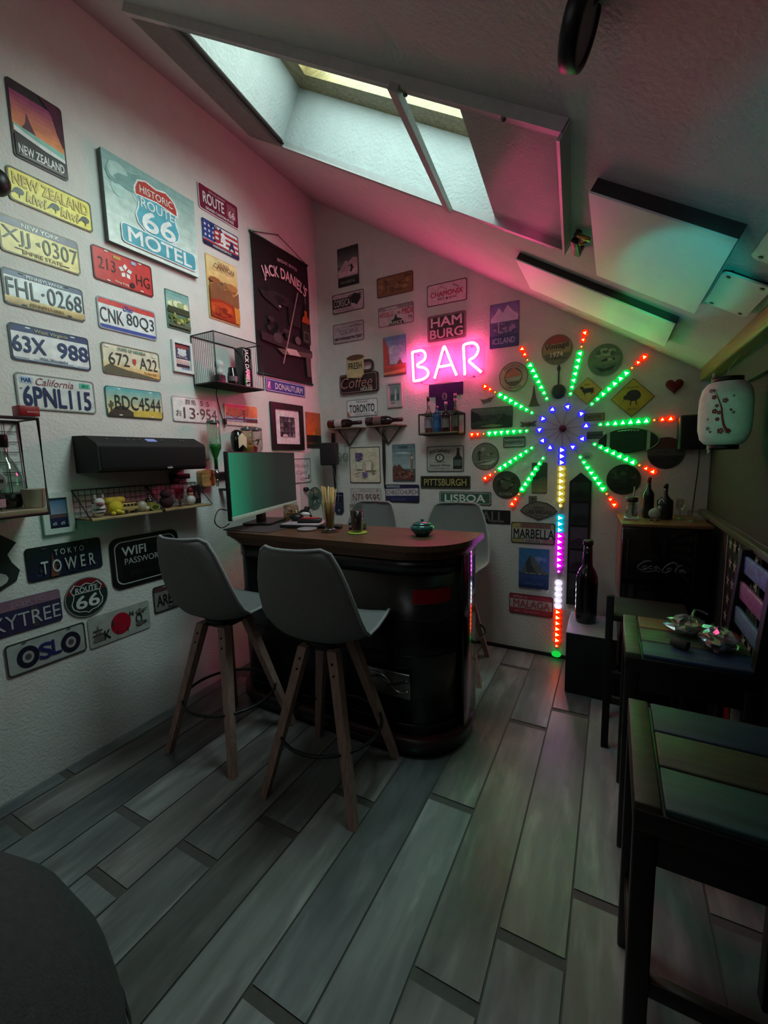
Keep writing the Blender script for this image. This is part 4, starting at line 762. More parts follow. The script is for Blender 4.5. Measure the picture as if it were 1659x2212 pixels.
s = BS('license_plate', 'small tan plate right of the LED hub', 'plate', 2.084, 1.687, .120, .048, '#57503a', corner=.005)
s.rect(.06, .15, .94, .85, '#6b6246').text('MOTOR', .5, .5, .02, '#3c3626', w=.08).done()
s = BS('license_plate', 'small grey plate right of the LED hub under the tan plate', 'plate', 2.104, 1.571, .094, .047, '#4c4f50', corner=.005)
s.rect(.05, .45, .95, .60, '#2e3132').rect(.05, .1, .95, .2, '#3a3d3e').done()
s = BS('tin_sign', 'small oval white badge below the LED hub', 'sign', 2.075, 1.441, .068, .052, '#8a8f88', shape=ellp(.034, .026, 24))
s.rect(.3, .2, .75, .55, '#5d665e').done()
# tall pointed souvenir board
t = thing('tower_board', 'tall narrow pointed wooden board of pictures leaning behind the big bottle', 'board', M=MB(2.077, .405, -.004))
b = B(); b.prism([(-.066, 0), (-.066, .845), (0, .905), (.066, .845), (.066, 0)], .0, .014, 'satin', '#181b20'); b.obj('board', t)
for k, (z0, z1, c1, c2) in enumerate([(.72, .84, '#2f3f36', '#1e2a26'), (.56, .70, '#39414c', '#2a2e36'), (.40, .54, '#5a5366', '#3a3040'), (.24, .38, '#534a5c', '#33293a'), (.06, .22, '#4a4652', '#2c2834')]):
    b = B(); b.box((0, (z0 + z1) / 2, .016), (.104, z1 - z0, .003), 'print', c1); b.face([(-.05, z0 + .005, .0182), (.05, z0 + .005, .0182), (.05, z0 + .05, .0182), (.0, z0 + .07, .0182), (-.05, z0 + .045, .0182)], 'print', c2); b.obj('picture', t)

# ---------------------------------------------------------------- neon BAR sign
E_PINK = emit('neon_pink', (1.0, 0.06, 0.25), 80)
def smooth_path(P, n=6):
    Q = []
    for i in range(len(P) - 1):
        p0, p1, p2, p3 = P[max(i - 1, 0)], P[i], P[i + 1], P[min(i + 2, len(P) - 1)]
        for k in range(n):
            u = k / n
            Q.append(tuple(.5 * ((2 * p1[d]) + (-p0[d] + p2[d]) * u + (2 * p0[d] - 5 * p1[d] + 4 * p2[d] - p3[d]) * u * u + (-p0[d] + 3 * p1[d] - 3 * p2[d] + p3[d]) * u ** 3) for d in range(len(p1))))
    Q.append(tuple(P[-1])); return Q
t = thing('neon_sign', 'glowing pink neon sign reading BAR on the back wall', 'sign', M=MB(1.15, 2.12))
def nl(P): return [(x - 1.15, z - 2.12, .034) for x, z in P]
lb = [(0.898, 2.012), (0.896, 2.06), (0.892, 2.17), (0.890, 2.216), (0.896, 2.226), (0.93, 2.228), (0.964, 2.228), (0.988, 2.212), (0.997, 2.183), (0.982, 2.155), (0.936, 2.134), (0.931, 2.122), (0.940, 2.113), (0.981, 2.101), (1.010, 2.080), (1.017, 2.054), (1.003, 2.032), (0.970, 2.018), (0.93, 2.013), (0.898, 2.012)]
la = [(1.067, 2.014), (1.100, 2.11), (1.134, 2.212), (1.145, 2.230), (1.157, 2.212), (1.198, 2.11), (1.237, 2.019)]
lr = [(1.299, 2.014), (1.295, 2.11), (1.290, 2.205), (1.296, 2.221), (1.318, 2.227), (1.359, 2.226), (1.385, 2.208), (1.397, 2.179), (1.388, 2.149), (1.367, 2.128), (1.337, 2.115), (1.332, 2.104), (1.344, 2.090), (1.418, 2.020)]
for nm, paths in (('letter_tube', [lb]), ('letter_tube', [la, [(1.100, 2.092), (1.15, 2.094), (1.199, 2.097)]]), ('letter_tube', [lr])):
    b = B()
    for p in paths: b.tube(nl(smooth_path(p, 4)), .0085, E_PINK, '#ffffff', 8)
    b.obj(nm, t)
b = B()
for P in (lb, la, lr, [(1.100, 2.092), (1.199, 2.097)]):
    b.tube([(x, y, .024) for x, y, z in nl(smooth_path(P, 3))], .007, 'satin', '#d6d2d4', 6)
b.obj('tube_backing', t)
b = B(); b.prism(rrect(.575, .262, .05, 6, .005, 0), .016, .0195, 'pane', '#f4eef1'); b.obj('acrylic_sheet', t)
for (x, z) in ((.926, 2.205), (1.135, 2.20), (1.34, 2.21), (.953, 1.998), (1.36, 2.0)):
    b = B(); b.cyl((x - 1.15, z - 2.12, 0), (x - 1.15, z - 2.12, .022), .005, 'metal', '#9a9a9a', n=10); b.obj('standoff', t)
b = B(); b.tube(smooth_path([(-.20, -.122, .012), (-.16, -.135, .004), (-.10, -.14, .004), (0, -.13, .004), (.1, -.145, .004), (.21, -.12, .012)], 4), .002, 'satin', '#c9b4bc', 6); b.obj('cable', t)

# ---------------------------------------------------------------- LED burst light
EM = {k: (emit('led_core_' + k, c1, s1), emit('led_glow_' + k, c2, s2)) for k, c1, s1, c2, s2 in (
    ('green', (.06, 1, .14), 65, (.0, .62, .06), 1.15), ('red', (1, .12, .03), 26, (.75, .012, .0), 2.0), ('amber', (1, .35, .06), 4, (.6, .16, .02), .6),
    ('blue', (.18, .18, 1), 50, (.035, .03, .85), 1.0), ('yellow', (1, .8, .18), 36, (.52, .40, .03), 1.0), ('cyan', (.15, .9, 1), 40, (.0, .45, .62), 1.0),
    ('magenta', (1, .2, 1), 44, (.55, .0, .58), 1.5), ('white', (.9, .85, 1), 40, (.62, .56, .70), 1.4))}
LEDM = {}
def led_mesh(k, sz):
    key = (k, sz)
    if key not in LEDM:
        b = B(); core, glow = EM[k]
        b.ball((0, 0, .002), (.0245 * min(1, sz * 1.0), .0205 * sz, .0070), glow, '#ffffff', 14, 6)
        r = .0105 * sz
        b.prism([(-r, -r * .8), (r, -r * .8), (r * .15, r * 1.05)], .0076, .0100, core, '#ffffff')
        o = b.obj('led'); LEDM[key] = o.data; bpy.data.objects.remove(o)
    return LEDM[key]
HX, HZ = 1.958, 1.600
t = thing('led_burst_light', 'firework-shaped LED light with green, red and blue rays and a long vertical strip', 'light', M=MB(HX, HZ))
b = B(); b.lathe([(.001, .020), (.018, .018), (.022, .010), (.020, .002)], 'satin', '#5d1022', n=20); b.obj('hub', t)
ends = [(1.693, 2.138), (2.073, 2.184), (2.401, 1.996), (2.552, 1.625), (2.477, 1.314), (2.279, 1.105), (1.643, 1.090), (1.450, 1.272), (1.351, 1.588), (1.444, 1.918)]
inns = [(1.893, 1.725), (1.985, 1.737), (2.068, 1.688), (2.099, 1.610), (2.081, 1.529), (2.026, 1.478), (1.887, 1.477), (1.838, 1.524), (1.816, 1.597), (1.835, 1.669)]
SEQ = ['blue', None, 'green', 'green', 'green', 'green', 'green', 'green', 'green', 'amber', 'red', 'red']
SZ = [1.0, 0, .62, .8, 1, 1, 1.1, 1.1, 1.1, .5, .75, .95]
for (ex, ez), (ix, iz) in zip(ends, inns):
    e = Vector((ex - HX, ez - HZ, .0215)); i_ = Vector((ix - HX, iz - HZ, .0215)); d = e - i_; ang = math.atan2(d.y, d.x)
    b = B(); L = d.length; u = d / L
    b.box((0, 0, 0), (L + .03, .008, .003), 'satin', '#bdb9b6', M=Matrix.Translation((e + i_) / 2) @ Matrix.Rotation(ang, 4, 'Z'))
    b.tube([u * .02 + Vector((0, 0, .012)), i_], .0018, 'satin', '#8f8b90', 6)
    st = b.obj('led_strip', t)
    for k in range(12):
        if SEQ[k] is None: continue
        o = bpy.data.objects.new('led', led_mesh(SEQ[k], SZ[k])); COL.objects.link(o); o.parent = st
        o.location = i_ + d * k / 11 + Vector((0, 0, .0015)); o.rotation_euler = (0, 0, ang if abs(math.cos(ang)) > 1 else ang)
b = B(); b.box((.001, -.83, .010), (.010, 1.43, .003), 'satin', '#c2bec0'); b.tube([(0, -.02, .012), (0, -.12, .010)], .002, 'satin', '#8f8b90', 6); tr = b.obj('led_strip', t)
seq = ['blue'] * 3 + ['yellow'] * 7 + [None] + ['cyan'] * 3 + ['magenta'] * 7 + [None] + ['white'] * 5 + ['red'] * 7
z0, z1 = 1.460, .093
for k, c in enumerate(seq):
    if c is None: continue
    o = bpy.data.objects.new('led', led_mesh(c, .62 if k in (9, 20, 33) else 1.25)); COL.objects.link(o); o.parent = tr
    o.location = (.001, z0 + (z1 - z0) * k / (len(seq) - 1) - HZ, .0135); o.rotation_euler = (0, 0, -PI / 2)
b = B(); b.tube([(0, .093 - HZ, .012), (0, .07 - HZ, .014)], .002, 'satin', '#222', 6); b.ball((0, .038 - HZ, .034), (.032, .020, .028), emit('led_controller_green', (.01, .62, .06), 1.0), '#ffffff', 16, 8); b.obj('controller', t)

# ---------------------------------------------------------------- bar counter
def counter_outline(inset=0.0):
    x0, x1, yf, yb = .265 + inset, 1.700 - inset, -1.445 + inset, -.995 - inset
    P = [(x0, yb), (x0, yf + .16)]
    rx, ry, n = .30, .30, 14
    P2 = []
    for i in range(n + 1):
        a = PI / 2 * i / n; P2.append((x1 - rx + rx * math.sin(a) ** (2 / 2.3), yf + ry - ry * math.cos(a) ** (2 / 2.3)))
    Pl = []
    for i in range(9):
        a = PI / 2 * i / 8; Pl.append((x0 + .16 - .16 * math.cos(a), yf + .16 - .16 * math.sin(a)))
    return [(x0, yb)] + Pl + P2 + [(x1, yb)]
t = thing('bar_counter', 'black lacquered bar counter with rounded corner and brown wooden top', 'counter')
b = B()
for ins, a, c in ((.0, 1.022, 1.05), (.014, 1.008, 1.022), (.028, .992, 1.008), (.04, .975, .992)):
    b.prism(counter_outline(ins), a, c, 'wood_x', '#5f4430', smooth=False)
b.obj('counter_top', t)
b = B(); o = counter_outline(.055); b.prism(o, .095, .975, 'lacquer', '#0c0b0d', smooth=True); b.obj('body', t)
for z0_, z1_, k in ((.905, .975, .050), (.500, .510, .0525), (.155, .165, .051), (.68, .690, .0525)):
    b = B(); b.prism(counter_outline(k), z0_, z1_, 'lacquer', '#0f0d10', smooth=True); b.obj('molding', t)
b = B(); b.box((1.651, -1.095, .535), (.014, .20, .87), 'mirror', '#0b0b0c', bev=.003); b.obj('corner_panel', t)
b = B(); b.prism(counter_outline(.032), .055, .105, 'wood_x', '#3a1519', smooth=True); b.prism(counter_outline(.045), .0, .055, 'lacquer', '#120c0d', smooth=True); b.obj('plinth', t)
t = thing('tail_lamp', 'red rectangular car tail lamp with chrome rim on the bar front', 'lamp')
OUT = [p for p in counter_outline(.0475)]
seg = [p for p in OUT if 1.40 < p[0] < 1.66 and p[1] < -1.18]
def onfront(x):
    for a, c in zip(OUT, OUT[1:]):
        if min(a[0], c[0]) <= x <= max(a[0], c[0]) and a[1] < -1.1 and c[1] < -1.0 and abs(c[0] - a[0]) > 1e-6: return a[1] + (c[1] - a[1]) * (x - a[0]) / (c[0] - a[0])
    return -1.39
xs = [1.475 + .15 * i / 8 for i in range(9)]
def lamp_strip(off0, off1, z0_, z1_, m, c, xa=0, ring=False):
    b = B(); rings = []
    for x in xs: y = onfront(x); rings.append([(x, y - off1, z0_), (x, y - off1, z1_), (x, y - off0, z1_), (x, y - off0, z0_)])
    b.strip(rings, m, c, smooth=False); return b
lamp_strip(.001, .012, .765, .845, 'metal', '#8f8f92').obj('chrome_rim', t)
xs = [1.481 + .138 * i / 8 for i in range(9)]
lamp_strip(.012, .020, .772, .838, 'gloss', '#9a0f1c').obj('lens', t)
t = thing('chrome_plate', 'dull chrome plate with swirling reflections low on the bar front', 'plate', loc=(1.335, -1.392, .365))
b = B(); b.box((0, -.008, 0), (.255, .010, .125), 'metal', '#8a8a88', bev=.004); b.obj('plate', t)
b = B(); b.tube(smooth_path([(-.12, -.014, -.02), (-.05, -.015, .025), (.03, -.015, .0), (.12, -.014, .03)], 4), .006, 'metal', '#57575a', 6); b.tube(smooth_path([(-.12, -.014, .03), (-.02, -.015, .04), (.06, -.015, -.03), (.12, -.014, -.02)], 4), .005, 'metal', '#a9a9a8', 6); b.obj('reflection_bands', t)  # dark and pale tubes imitate swirling reflections in the chrome

# ---------------------------------------------------------------- bar stools
def stool_proto():
    t = thing('bar_stool', '', 'stool')
    prof = [(.225, .705, .185), (.208, .728, .205), (.13, .714, .222), (.03, .690, .232), (-.07, .680, .236), (-.150, .708, .236), (-.192, .785, .232), (-.218, .87, .222), (-.236, .955, .205), (-.248, 1.03, .182), (-.256, 1.085, .158), (-.258, 1.105, .135)]
    us = [-1, -.92, -.75, -.5, -.25, 0, .25, .5, .75, .92, 1]
    top, bot = [], []
    n = len(prof)
    for i, (y, z, w) in enumerate(prof):
        a = prof[max(i - 1, 0)]; c = prof[min(i + 1, n - 1)]; ty, tz = c[0] - a[0], c[1] - a[1]; L = math.hypot(ty, tz); ny, nz = tz / L, -ty / L     # inward normal (up / forward)
        if ny * 1 + nz * 1 < 0: ny, nz = -ny, -nz
        f = i / (n - 1); curl = .055 * min(1, f * 3) if f < .45 else .075 * (1 - (f - .45) / .55 * .45)
        rt, rb = [], []
        for u in us:
            k = abs(u) ** 2.6 * curl; th = .017 if abs(u) < .95 else .006
            rt.append(Vector((u * w, y + ny * (k + th / 2), z + nz * (k + th / 2)))); rb.append(Vector((u * w, y + ny * (k - th / 2), z + nz * (k - th / 2))))
        top.append(rt); bot.append(rb)
    b = B(); rings = [bot[i] + list(reversed(top[i])) for i in range(n)]
    b.strip(rings, 'fabric', '#777a79'); b.obj('seat_shell', t, subsurf=1)
    mid = lambda i, j: (top[i][j] + bot[i][j]) / 2
    loop_ = [mid(0, j) for j in range(1, 10)] + [mid(i, 10) for i in range(1, n - 1)] + [mid(n - 1, j) for j in range(9, 0, -1)] + [mid(i, 0) for i in range(n - 2, 0, -1)]
    b = B(); b.tube(loop_, .0072, 'fabric', '#97999a', 8, closed=True); b.obj('piping', t)
    b = B(); b.cyl((0, 0, .640), (0, 0, .676), .07, 'satin', '#1a1a1a', r2=.10); b.box((0, 0, .640), (.14, .14, .018), 'satin', '#161616', bev=.003); b.obj('seat_mount', t)
    for sx in (-1, 1):
        for sy in (-1, 1):
            b = B(); rings = []
            for f in (0, .08, .5, 1):
                z = .648 * (1 - f); cx, cy = sx * (.072 + .145 * f), sy * (.072 + .145 * f); h = .022 - .006 * f
                rings.append([Vector((cx + dx * h, cy + dy * h, z)) for dx, dy in ((-1, -1), (1, -1), (1, 1), (-1, 1))])
            b.strip(rings, 'wood_z', '#a5857a', smooth=False)
            b.ball((sx * .080, sy * .080 - .0 + (-.024 if sy < 0 else .024), .60), .006, 'metal', '#333', 8, 5); b.ball((sx * .09, sy * .09 + (-.023 if sy < 0 else .023), .555), .006, 'metal', '#333', 8, 5)
            b.obj('leg', t)
    b = B(); R = .226; b.tube([(R * math.cos(a), R * math.sin(a), .262) for a in [2 * PI * i / 40 for i in range(40)]], .0075, 'satin', '#0b0b0b', 8, closed=True); b.obj('foot_ring', t)
    return t
stool = stool_proto(); GS = 'grey bar stools around the counter'
def set_stool(o, x, y, rz, label): o.location = (x, y, 0); o.rotation_euler = (0, 0, math.radians(rz)); tag(o, label, 'stool', GS)
set_stool(stool, 1.187, -1.652, 4.5, 'grey bar stool with wooden legs in front of the counter, nearest the camera')
# ------- the rest are copies
set_stool(copy_thing(stool), .555, -1.66, 2, 'grey bar stool in front of the wifi sign, left of the nearest stool')
set_stool(copy_thing(stool), .66, -.50, 180, 'grey bar stool behind the counter, back showing beside the drink glass')
set_stool(copy_thing(stool), 1.33, -.44, 188, 'grey bar stool behind the counter under the LISBOA sign')

# ---------------------------------------------------------------- dark painted bar chairs on the right
def chair(label, y0, y1, ptop, pback, edge):
    t = thing('bar_chair', label, 'chair', loc=(2.510, (y0 + y1) / 2, 0), group='dark wooden bar chairs along the knee wall'); hw, hd = (y1 - y0) / 2, .185; K = '#100e0d'
    b = B(); b.box((0, 0, .715), (.37, 2 * hw, .05), 'satin', K, bev=.004); b.box((-.162, 0, .7465), (.046, 2 * hw, .017), 'plank_paint', edge, bev=.003); b.obj('seat_frame', t)
    n = len(ptop)
    for k, c in enumerate(ptop):
        w = 2 * hw / n; b = B(); b.box((.026, hw - w * (k + .5), .747), (.318, w - .006, .016), 'plank_paint', c, bev=.004); b.obj('seat_plank', t)
    for sx in (-1, 1):
        for sy in (-1, 1):
            b = B(); b.box((sx * (hd - .022), sy * (hw - .022), .35), (.042, .042, .70), 'satin', K, bev=.004)
            if sx > 0: b.strip([[(x + dx * .020, sy * (hw - .022) + dy * .020, z) for dx, dy in ((-1, -1), (1, -1), (1, 1), (-1, 1))] for x, z in ((hd - .022, .68), (hd - .005, .76), (hd + .018, 1.07))], 'satin', K, smooth=False)
            b.obj('leg', t)
    for sy in (-1, 1):
        b = B(); b.box((0, sy * (hw - .022), .33), (.33, .022, .04), 'satin', K, bev=.003); b.obj('stretcher', t)
        b = B(); b.box((0, sy * (hw - .018), .655), (.33, .02, .07), 'satin', K, bev=.003); b.obj('apron', t)
    b = B(); b.box((-.163, 0, .22), (.022, 2 * hw - .08, .04), 'satin', K, bev=.003); b.obj('stretcher', t)
    for k, c in enumerate(pback):
        b = B(); b.box((.198 - k * .008, 0, 1.015 - k * .095), (.014, 2 * hw - .03, .064), 'plank_paint', c, bev=.004); b.obj('back_slat', t)
    return t
chair('dark bar chair with red, olive and blue seat planks holding the cellophane bag', -1.485, -1.095, ['#6d2420', '#45523a', '#263c58'], ['#6d7cc0', '#a05a96', '#5a7a9c'], '#4d5c46')
chair('dark bar chair nearest the camera with blue, olive and teal seat planks', -2.205, -1.800, ['#172c40', '#32321f', '#1d4040'], ['#3f5a86', '#7d5a70', '#4a6a5c'], '#3c3827')
t = thing('low_stool', 'plain dark wooden stool between the fridge and the first bar chair', 'stool', loc=(2.43, -.76, 0))
b = B(); b.box((0, 0, .665), (.34, .30, .03), 'matte', '#070606', bev=.004); b.obj('seat', t)
for sx in (-1, 1):
    for sy in (-1, 1):
        b = B(); h = .77 if sx < 0 and sy < 0 else .65; b.box((sx * .155, sy * .135, h / 2), (.032, .032, h), 'matte', '#070606', bev=.003); b.obj('leg', t)
for sy in (-1, 1):
    b = B(); b.box((0, sy * .135, .25), (.29, .02, .035), 'matte', '#070606', bev=.003); b.obj('stretcher', t)

# foreground armchair at the lower left
t = thing('pouf_chair', 'dark grey rounded upholstered pouf chair, blurred at the lower left of the photo', 'pouf', loc=(1.25, -3.15, 0))
b = B(); pr = [(.30, .03), (.38, .06), (.44, .15), (.468, .28), (.470, .36), (.455, .47), (.415, .58), (.34, .69), (.24, .77), (.12, .81), (.03, .82)]
b.lathe(pr, 'plush', '#3f4546', n=48); b.obj('cushion', t)
b = B(); b.lathe([(.472, .30), (.477, .31), (.472, .32)], 'plush', '#2a2e2f', n=48, caps=False); b.obj('piping', t)
b = B(); b.lathe([(.001, 0), (.28, 0), (.31, .03), (.001, .031)], 'satin', '#0e0e0e', n=40, caps=False); b.obj('base', t)
b = B(); b.box((.44, .13, .20), (.05, .10, .06), 'satin', '#080808', bev=.015, rz=.28); b.obj('pull_tab', t)

# ---------------------------------------------------------------- fridge corner
t = thing('mini_fridge', 'black-fronted mini fridge with white script logo, red side and wooden top', 'fridge', loc=(2.508, -.240, .0), rz=math.radians(3.6))
b = B(); b.box((0, .0, .82), (.395, .40, .43), 'gloss', '#8d0f1a', bev=.01); b.obj('body', t)
b = B(); b.box((0, -.208, .82), (.40, .022, .43), 'gloss', '#08080a', bev=.008); dr = b.obj('door', t)
b = B(); M_ = Matrix(((1, 0, 0, 0), (0, 0, -1, -.2196), (0, 1, 0, 0), (0, 0, 0, 1)))
def script(pts, r, c='#5d5a5b'): b.tube([(x, -.2205, z) for x, z in smooth_path(pts, 5)], r * 1.3, 'print', c, 5)
zc = .82
def cc(x, z): return (x - .02, zc + .005 + z)
script([cc(-.040, .026), cc(-.070, .022), cc(-.100, -.005), (-.118, .808), cc(-.080, -.024), cc(-.055, -.016)], .0038)          # C
script([cc(-.066, .000), cc(-.078, -.008), cc(-.070, -.016), cc(-.058, -.008), cc(-.064, .001)], .0030)
script([cc(-.034, .001), cc(-.050, -.006), cc(-.048, -.016), cc(-.034, -.013)], .0030)
script([cc(-.010, .001), cc(-.024, -.008), cc(-.018, -.016), cc(-.006, -.004), cc(-.002, -.015), cc(.006, -.014)], .0030)
script([cc(.078, .010), cc(.066, .026), cc(.040, .016), cc(.018, -.010), cc(.014, -.026), cc(.030, -.030), cc(.046, -.022)], .0036)  # second C
script([cc(.046, -.004), cc(.034, -.014), cc(.042, -.022), cc(.054, -.012), cc(.046, -.004)], .0030)
script([cc(.100, .012), cc(.086, .010), cc(.070, -.018), cc(.078, -.024)], .0030)
script([cc(.104, -.008), cc(.090, -.016), cc(.096, -.024), cc(.108, -.010), cc(.110, -.023), cc(.118, -.022)], .0030)
script([cc(-.095, -.028), cc(-.060, -.034), cc(-.020, -.024), cc(.004, -.030)], .0026)
b.obj('lettering', dr)
b = B(); b.box((-.17, -.226, .86), (.012, .016, .22), 'satin', '#161618', bev=.004); b.obj('handle', dr)
b = B(); b.box((0, -.01, 1.043), (.41, .43, .018), 'wood_x', '#7d5a3c', bev=.003); b.obj('top', t)
t = thing('fridge_stand', 'low black cabinet under the mini fridge', 'cabinet', loc=(2.52, -.22, 0))
b = B(); b.box((0, 0, .30), (.36, .40, .604), 'satin', '#0d0c0c', bev=.006); b.obj('body', t)
b = B(); b.box((0, -.205, .31), (.36, .014, .54), 'satin', '#100f0f', bev=.004); dr = b.obj('door', t)
b = B(); b.ball((-.14, -.22, .36), .012, 'metal', '#444', 10, 6); b.obj('knob', dr)
t = thing('pedestal_box', 'black box pedestal under the big bottle, its top paled for the purple light', 'pedestal', loc=(2.185, -.275, 0))
b = B(); b.box((0, 0, .19), (.265, .37, .372), 'matte', '#0a0911', bev=.006); b.obj('body', t)
b = B(); b.box((0, 0, .3785), (.27, .375, .008), 'satin', '#8d8a94', bev=.003); b.obj('top', t)  # top lightened to carry the purple LED light in its colour
t = thing('big_bottle', 'oversized black beer bottle standing on the box pedestal', 'bottle', loc=(2.145, -.235, .383))
b = B(); b.lathe([(.03, .002), (.058, .0), (.062, .02), (.063, .26), (.060, .295), (.045, .335), (.030, .36), (.027, .42), (.024, .50)], 'gloss', '#0b0c0e', n=32); b.obj('glass', t)
b = B(); b.lathe([(.0245, .488), (.030, .492), (.030, .512), (.024, .522), (.001, .524)], 'satin', '#19171a', n=24); b.obj('cap', t)
b = B(); b.lathe([(.0628, .05), (.0628, .07)], 'print', '#2f3236', n=32, caps=False); b.lathe([(.0265, .42), (.0255, .47)], 'print', '#22262c', n=24, caps=False); b.obj('label', t)

t = thing('speaker', 'black box speaker mounted in the right rear corner behind the lantern', 'speaker', loc=(2.655, -.075, 1.537))
b = B(); b.box((0, 0, 0), (.135, .12, .195), 'satin', '#141817', bev=.01); b.obj('cabinet', t)
b = B(); b.box((0, -.062, 0), (.12, .006, .18), 'fabric', '#1a201e', bev=.002); b.obj('grille', t)
b = B(); b.cyl((.0, .055, 0), (.0, .075, 0), .02, 'satin', '#111'); b.obj('bracket', t)
b = B(); b.tube(smooth_path([(.045, .03, -.09), (.047, .055, -.2), (.040, .062, -.34), (.032, .062, -.48)], 5), .0025, 'satin', '#101010', 6); b.obj('cable', t)
t = thing('paper_lantern', 'white paper lantern with red cherry blossoms hanging from the beam', 'lantern', loc=(2.638, -.99, 1.572))
b = B(); b.lathe([(.048, -.118), (.062, -.112), (.076, -.095), (.084, -.06), (.0855, 0), (.084, .06), (.076, .095), (.062, .115), (.048, .122)], 'matte', '#d5e0d8', n=36, caps=False); b.obj('paper_shade', t)
for z in (-.126, .128):
    b = B(); b.cyl((0, 0, z - .010), (0, 0, z + .010), .050, 'satin', '#0d0d0d', n=32); b.obj('end_ring', t)
b = B(); b.tube([(0, 0, .138), (0, .0, .165), (.03, .0, .215)], .0012, 'satin', '#b9b9b0', 5); b.obj('string', t)
b = B(); b.cyl((-.045, -.02, -.15), (-.045, -.02, -.135), .006, 'satin', '#a9a9a0', n=8); b.obj('peg', t)
b = B(); b.cyl((-.045, -.02, .14), (-.045, -.02, .155), .006, 'satin', '#a9a9a0', n=8); b.obj('peg', t)
b = B(); R_ = random.Random(4); A0 = math.radians(-112)
def onlan(u, v): a = A0 + u / .0855; return Vector((.0868 * math.cos(a), .0868 * math.sin(a), v))
b.tube([onlan(u, v) for u, v in smooth_path([(-.012, .075), (-.002, .045), (.006, .02), (.010, -.015), (.018, -.05), (.030, -.068)], 4)], [.0012 + .0002 * i for i in range(21)], 'print', '#8a1420', 5)
for u, v, r in ((-.018, .06, .009), (.016, .045, .010), (-.008, .028, .007), (-.014, .008, .010), (.0, .002, .008), (-.004, -.022, .008), (.008, -.066, .012), (.04, .06, .005), (-.036, -.02, .005), (-.034, -.055, .008), (.042, .0, .006), (-.03, .085, .008), (-.02, .085, .006), (-.024, -.068, .005), (.03, -.068, .010), (.034, .01, .005)):
    for k in range(5):
        a = 2 * PI * k / 5; b.face([onlan(u + r * .55 * math.cos(a) + r * .45 * math.cos(c), v + r * .55 * math.sin(a) + r * .45 * math.sin(c)) for c in [2 * PI * q / 6 for q in range(6)]], 'print', '#7d1a28' if u > -.03 and u < .035 else '#6d7a74')
b.obj('blossom_print', t)

t = thing('star_flag', 'dark flag cloth with white stars and borders on the right knee wall', 'flag', M=Matrix(((0, 0, -1, XR - .004), (-1, 0, 0, -.88), (0, 1, 0, .82), (0, 0, 0, 1))))
b = B()
for k in range(12):
    x0, x1 = -.27 + .54 * k / 12, -.27 + .54 * (k + 1) / 12; d0, d1 = .004 + .003 * math.sin(k * 1.1), .004 + .003 * math.sin((k + 1) * 1.1)
    b.face([(x0, -.40, d0), (x1, -.40, d1), (x1, .235, d1), (x0, .235, d0)], 'matte', '#0d0e11')
b.obj('cloth', t)
b = B()
for k in range(6):
    for j in range(7): b.face([(x, y, .0085) for x, y in star(-.20 + k * .08 + (.02 if j % 2 else 0), .19 - j * .085, .034, rot=PI / 2 + .1 * k)], 'print', '#a5a29c')
for x in (-.262, .258): b.face([(x - .008, -.40, .0086), (x + .008, -.40, .0086), (x + .008, .235, .0086), (x - .008, .235, .0086)], 'print', '#8d8a92')
b.obj('stars', t)
t = thing('cellophane_bag', 'crumpled clear cellophane gift bag on the first bar chair', 'bag', loc=(2.560, -1.29, .758))
def crumple(b, c, r, m, col, seed, n=18, k=12, amp=.28):
    R = random.Random(seed); rings = []
    for i in range(k + 1):
        th = PI * i / k - PI / 2; rr = max(math.cos(th), .02)
        rings.append([Vector((c[0] + r[0] * rr * math.cos(2 * PI * j / n) * (1 + R.uniform(-amp, amp)), c[1] + r[1] * rr * math.sin(2 * PI * j / n) * (1 + R.uniform(-amp, amp)), max(.0, c[2] + r[2] * math.sin(th) * (1 + R.uniform(-amp, amp))))) for j in range(n)])
    b.strip(rings, m, col, smooth=False)
b = B(); crumple(b, (-.035, .055, .03), (.06, .055, .035), 'film', '#cfe0d8', 1); crumple(b, (.045, -.035, .03), (.052, .075, .038), 'film', '#d5dcd6', 2); b.obj('film', t)
b = B(); b.ball((.05, -.04, .018), (.045, .045, .016), 'satin', '#3c4a3c', 12, 6); b.ball((-.03, .06, .016), (.04, .035, .015), 'satin', '#2f5f4a', 12, 6); b.obj('contents', t)
b = B(); b.tube(smooth_path([(-.02, .06, .05), (.0, .12, .075), (.04, .13, .06)], 4), .004, 'film', '#ffffff', 6); b.obj('twist_tie', t)
t = thing('tube_roll', 'small dark cardboard roll beside the cellophane bag on the chair', 'roll', loc=(2.47, -1.37, .773))
b = B(); b.lathe([(.016, 0), (.016, .05), (.011, .05), (.011, 0), (.016, 0)], 'matte', '#4a443e', n=20, M=Matrix.Rotation(PI / 2, 4, 'Y') @ Matrix.Rotation(.6, 4, 'X'), caps=False); b.obj('tube', t)
t = thing('paper_bag', 'folded red and white paper bag under the first bar chair', 'bag', loc=(2.70, -1.20, .0))
b = B(); b.box((0, 0, .27), (.05, .12, .54), 'matte', '#b3a4a0', bev=.01); b.prism([(-.06, .36), (.06, .36), (.06, .545), (-.01, .545)], -.027, -.0262, 'print', '#8d1a22', M=Matrix(((0, 0, 1, 0), (1, 0, 0, 0), (0, 1, 0, 0), (0, 0, 0, 1)))); b.obj('bag', t)

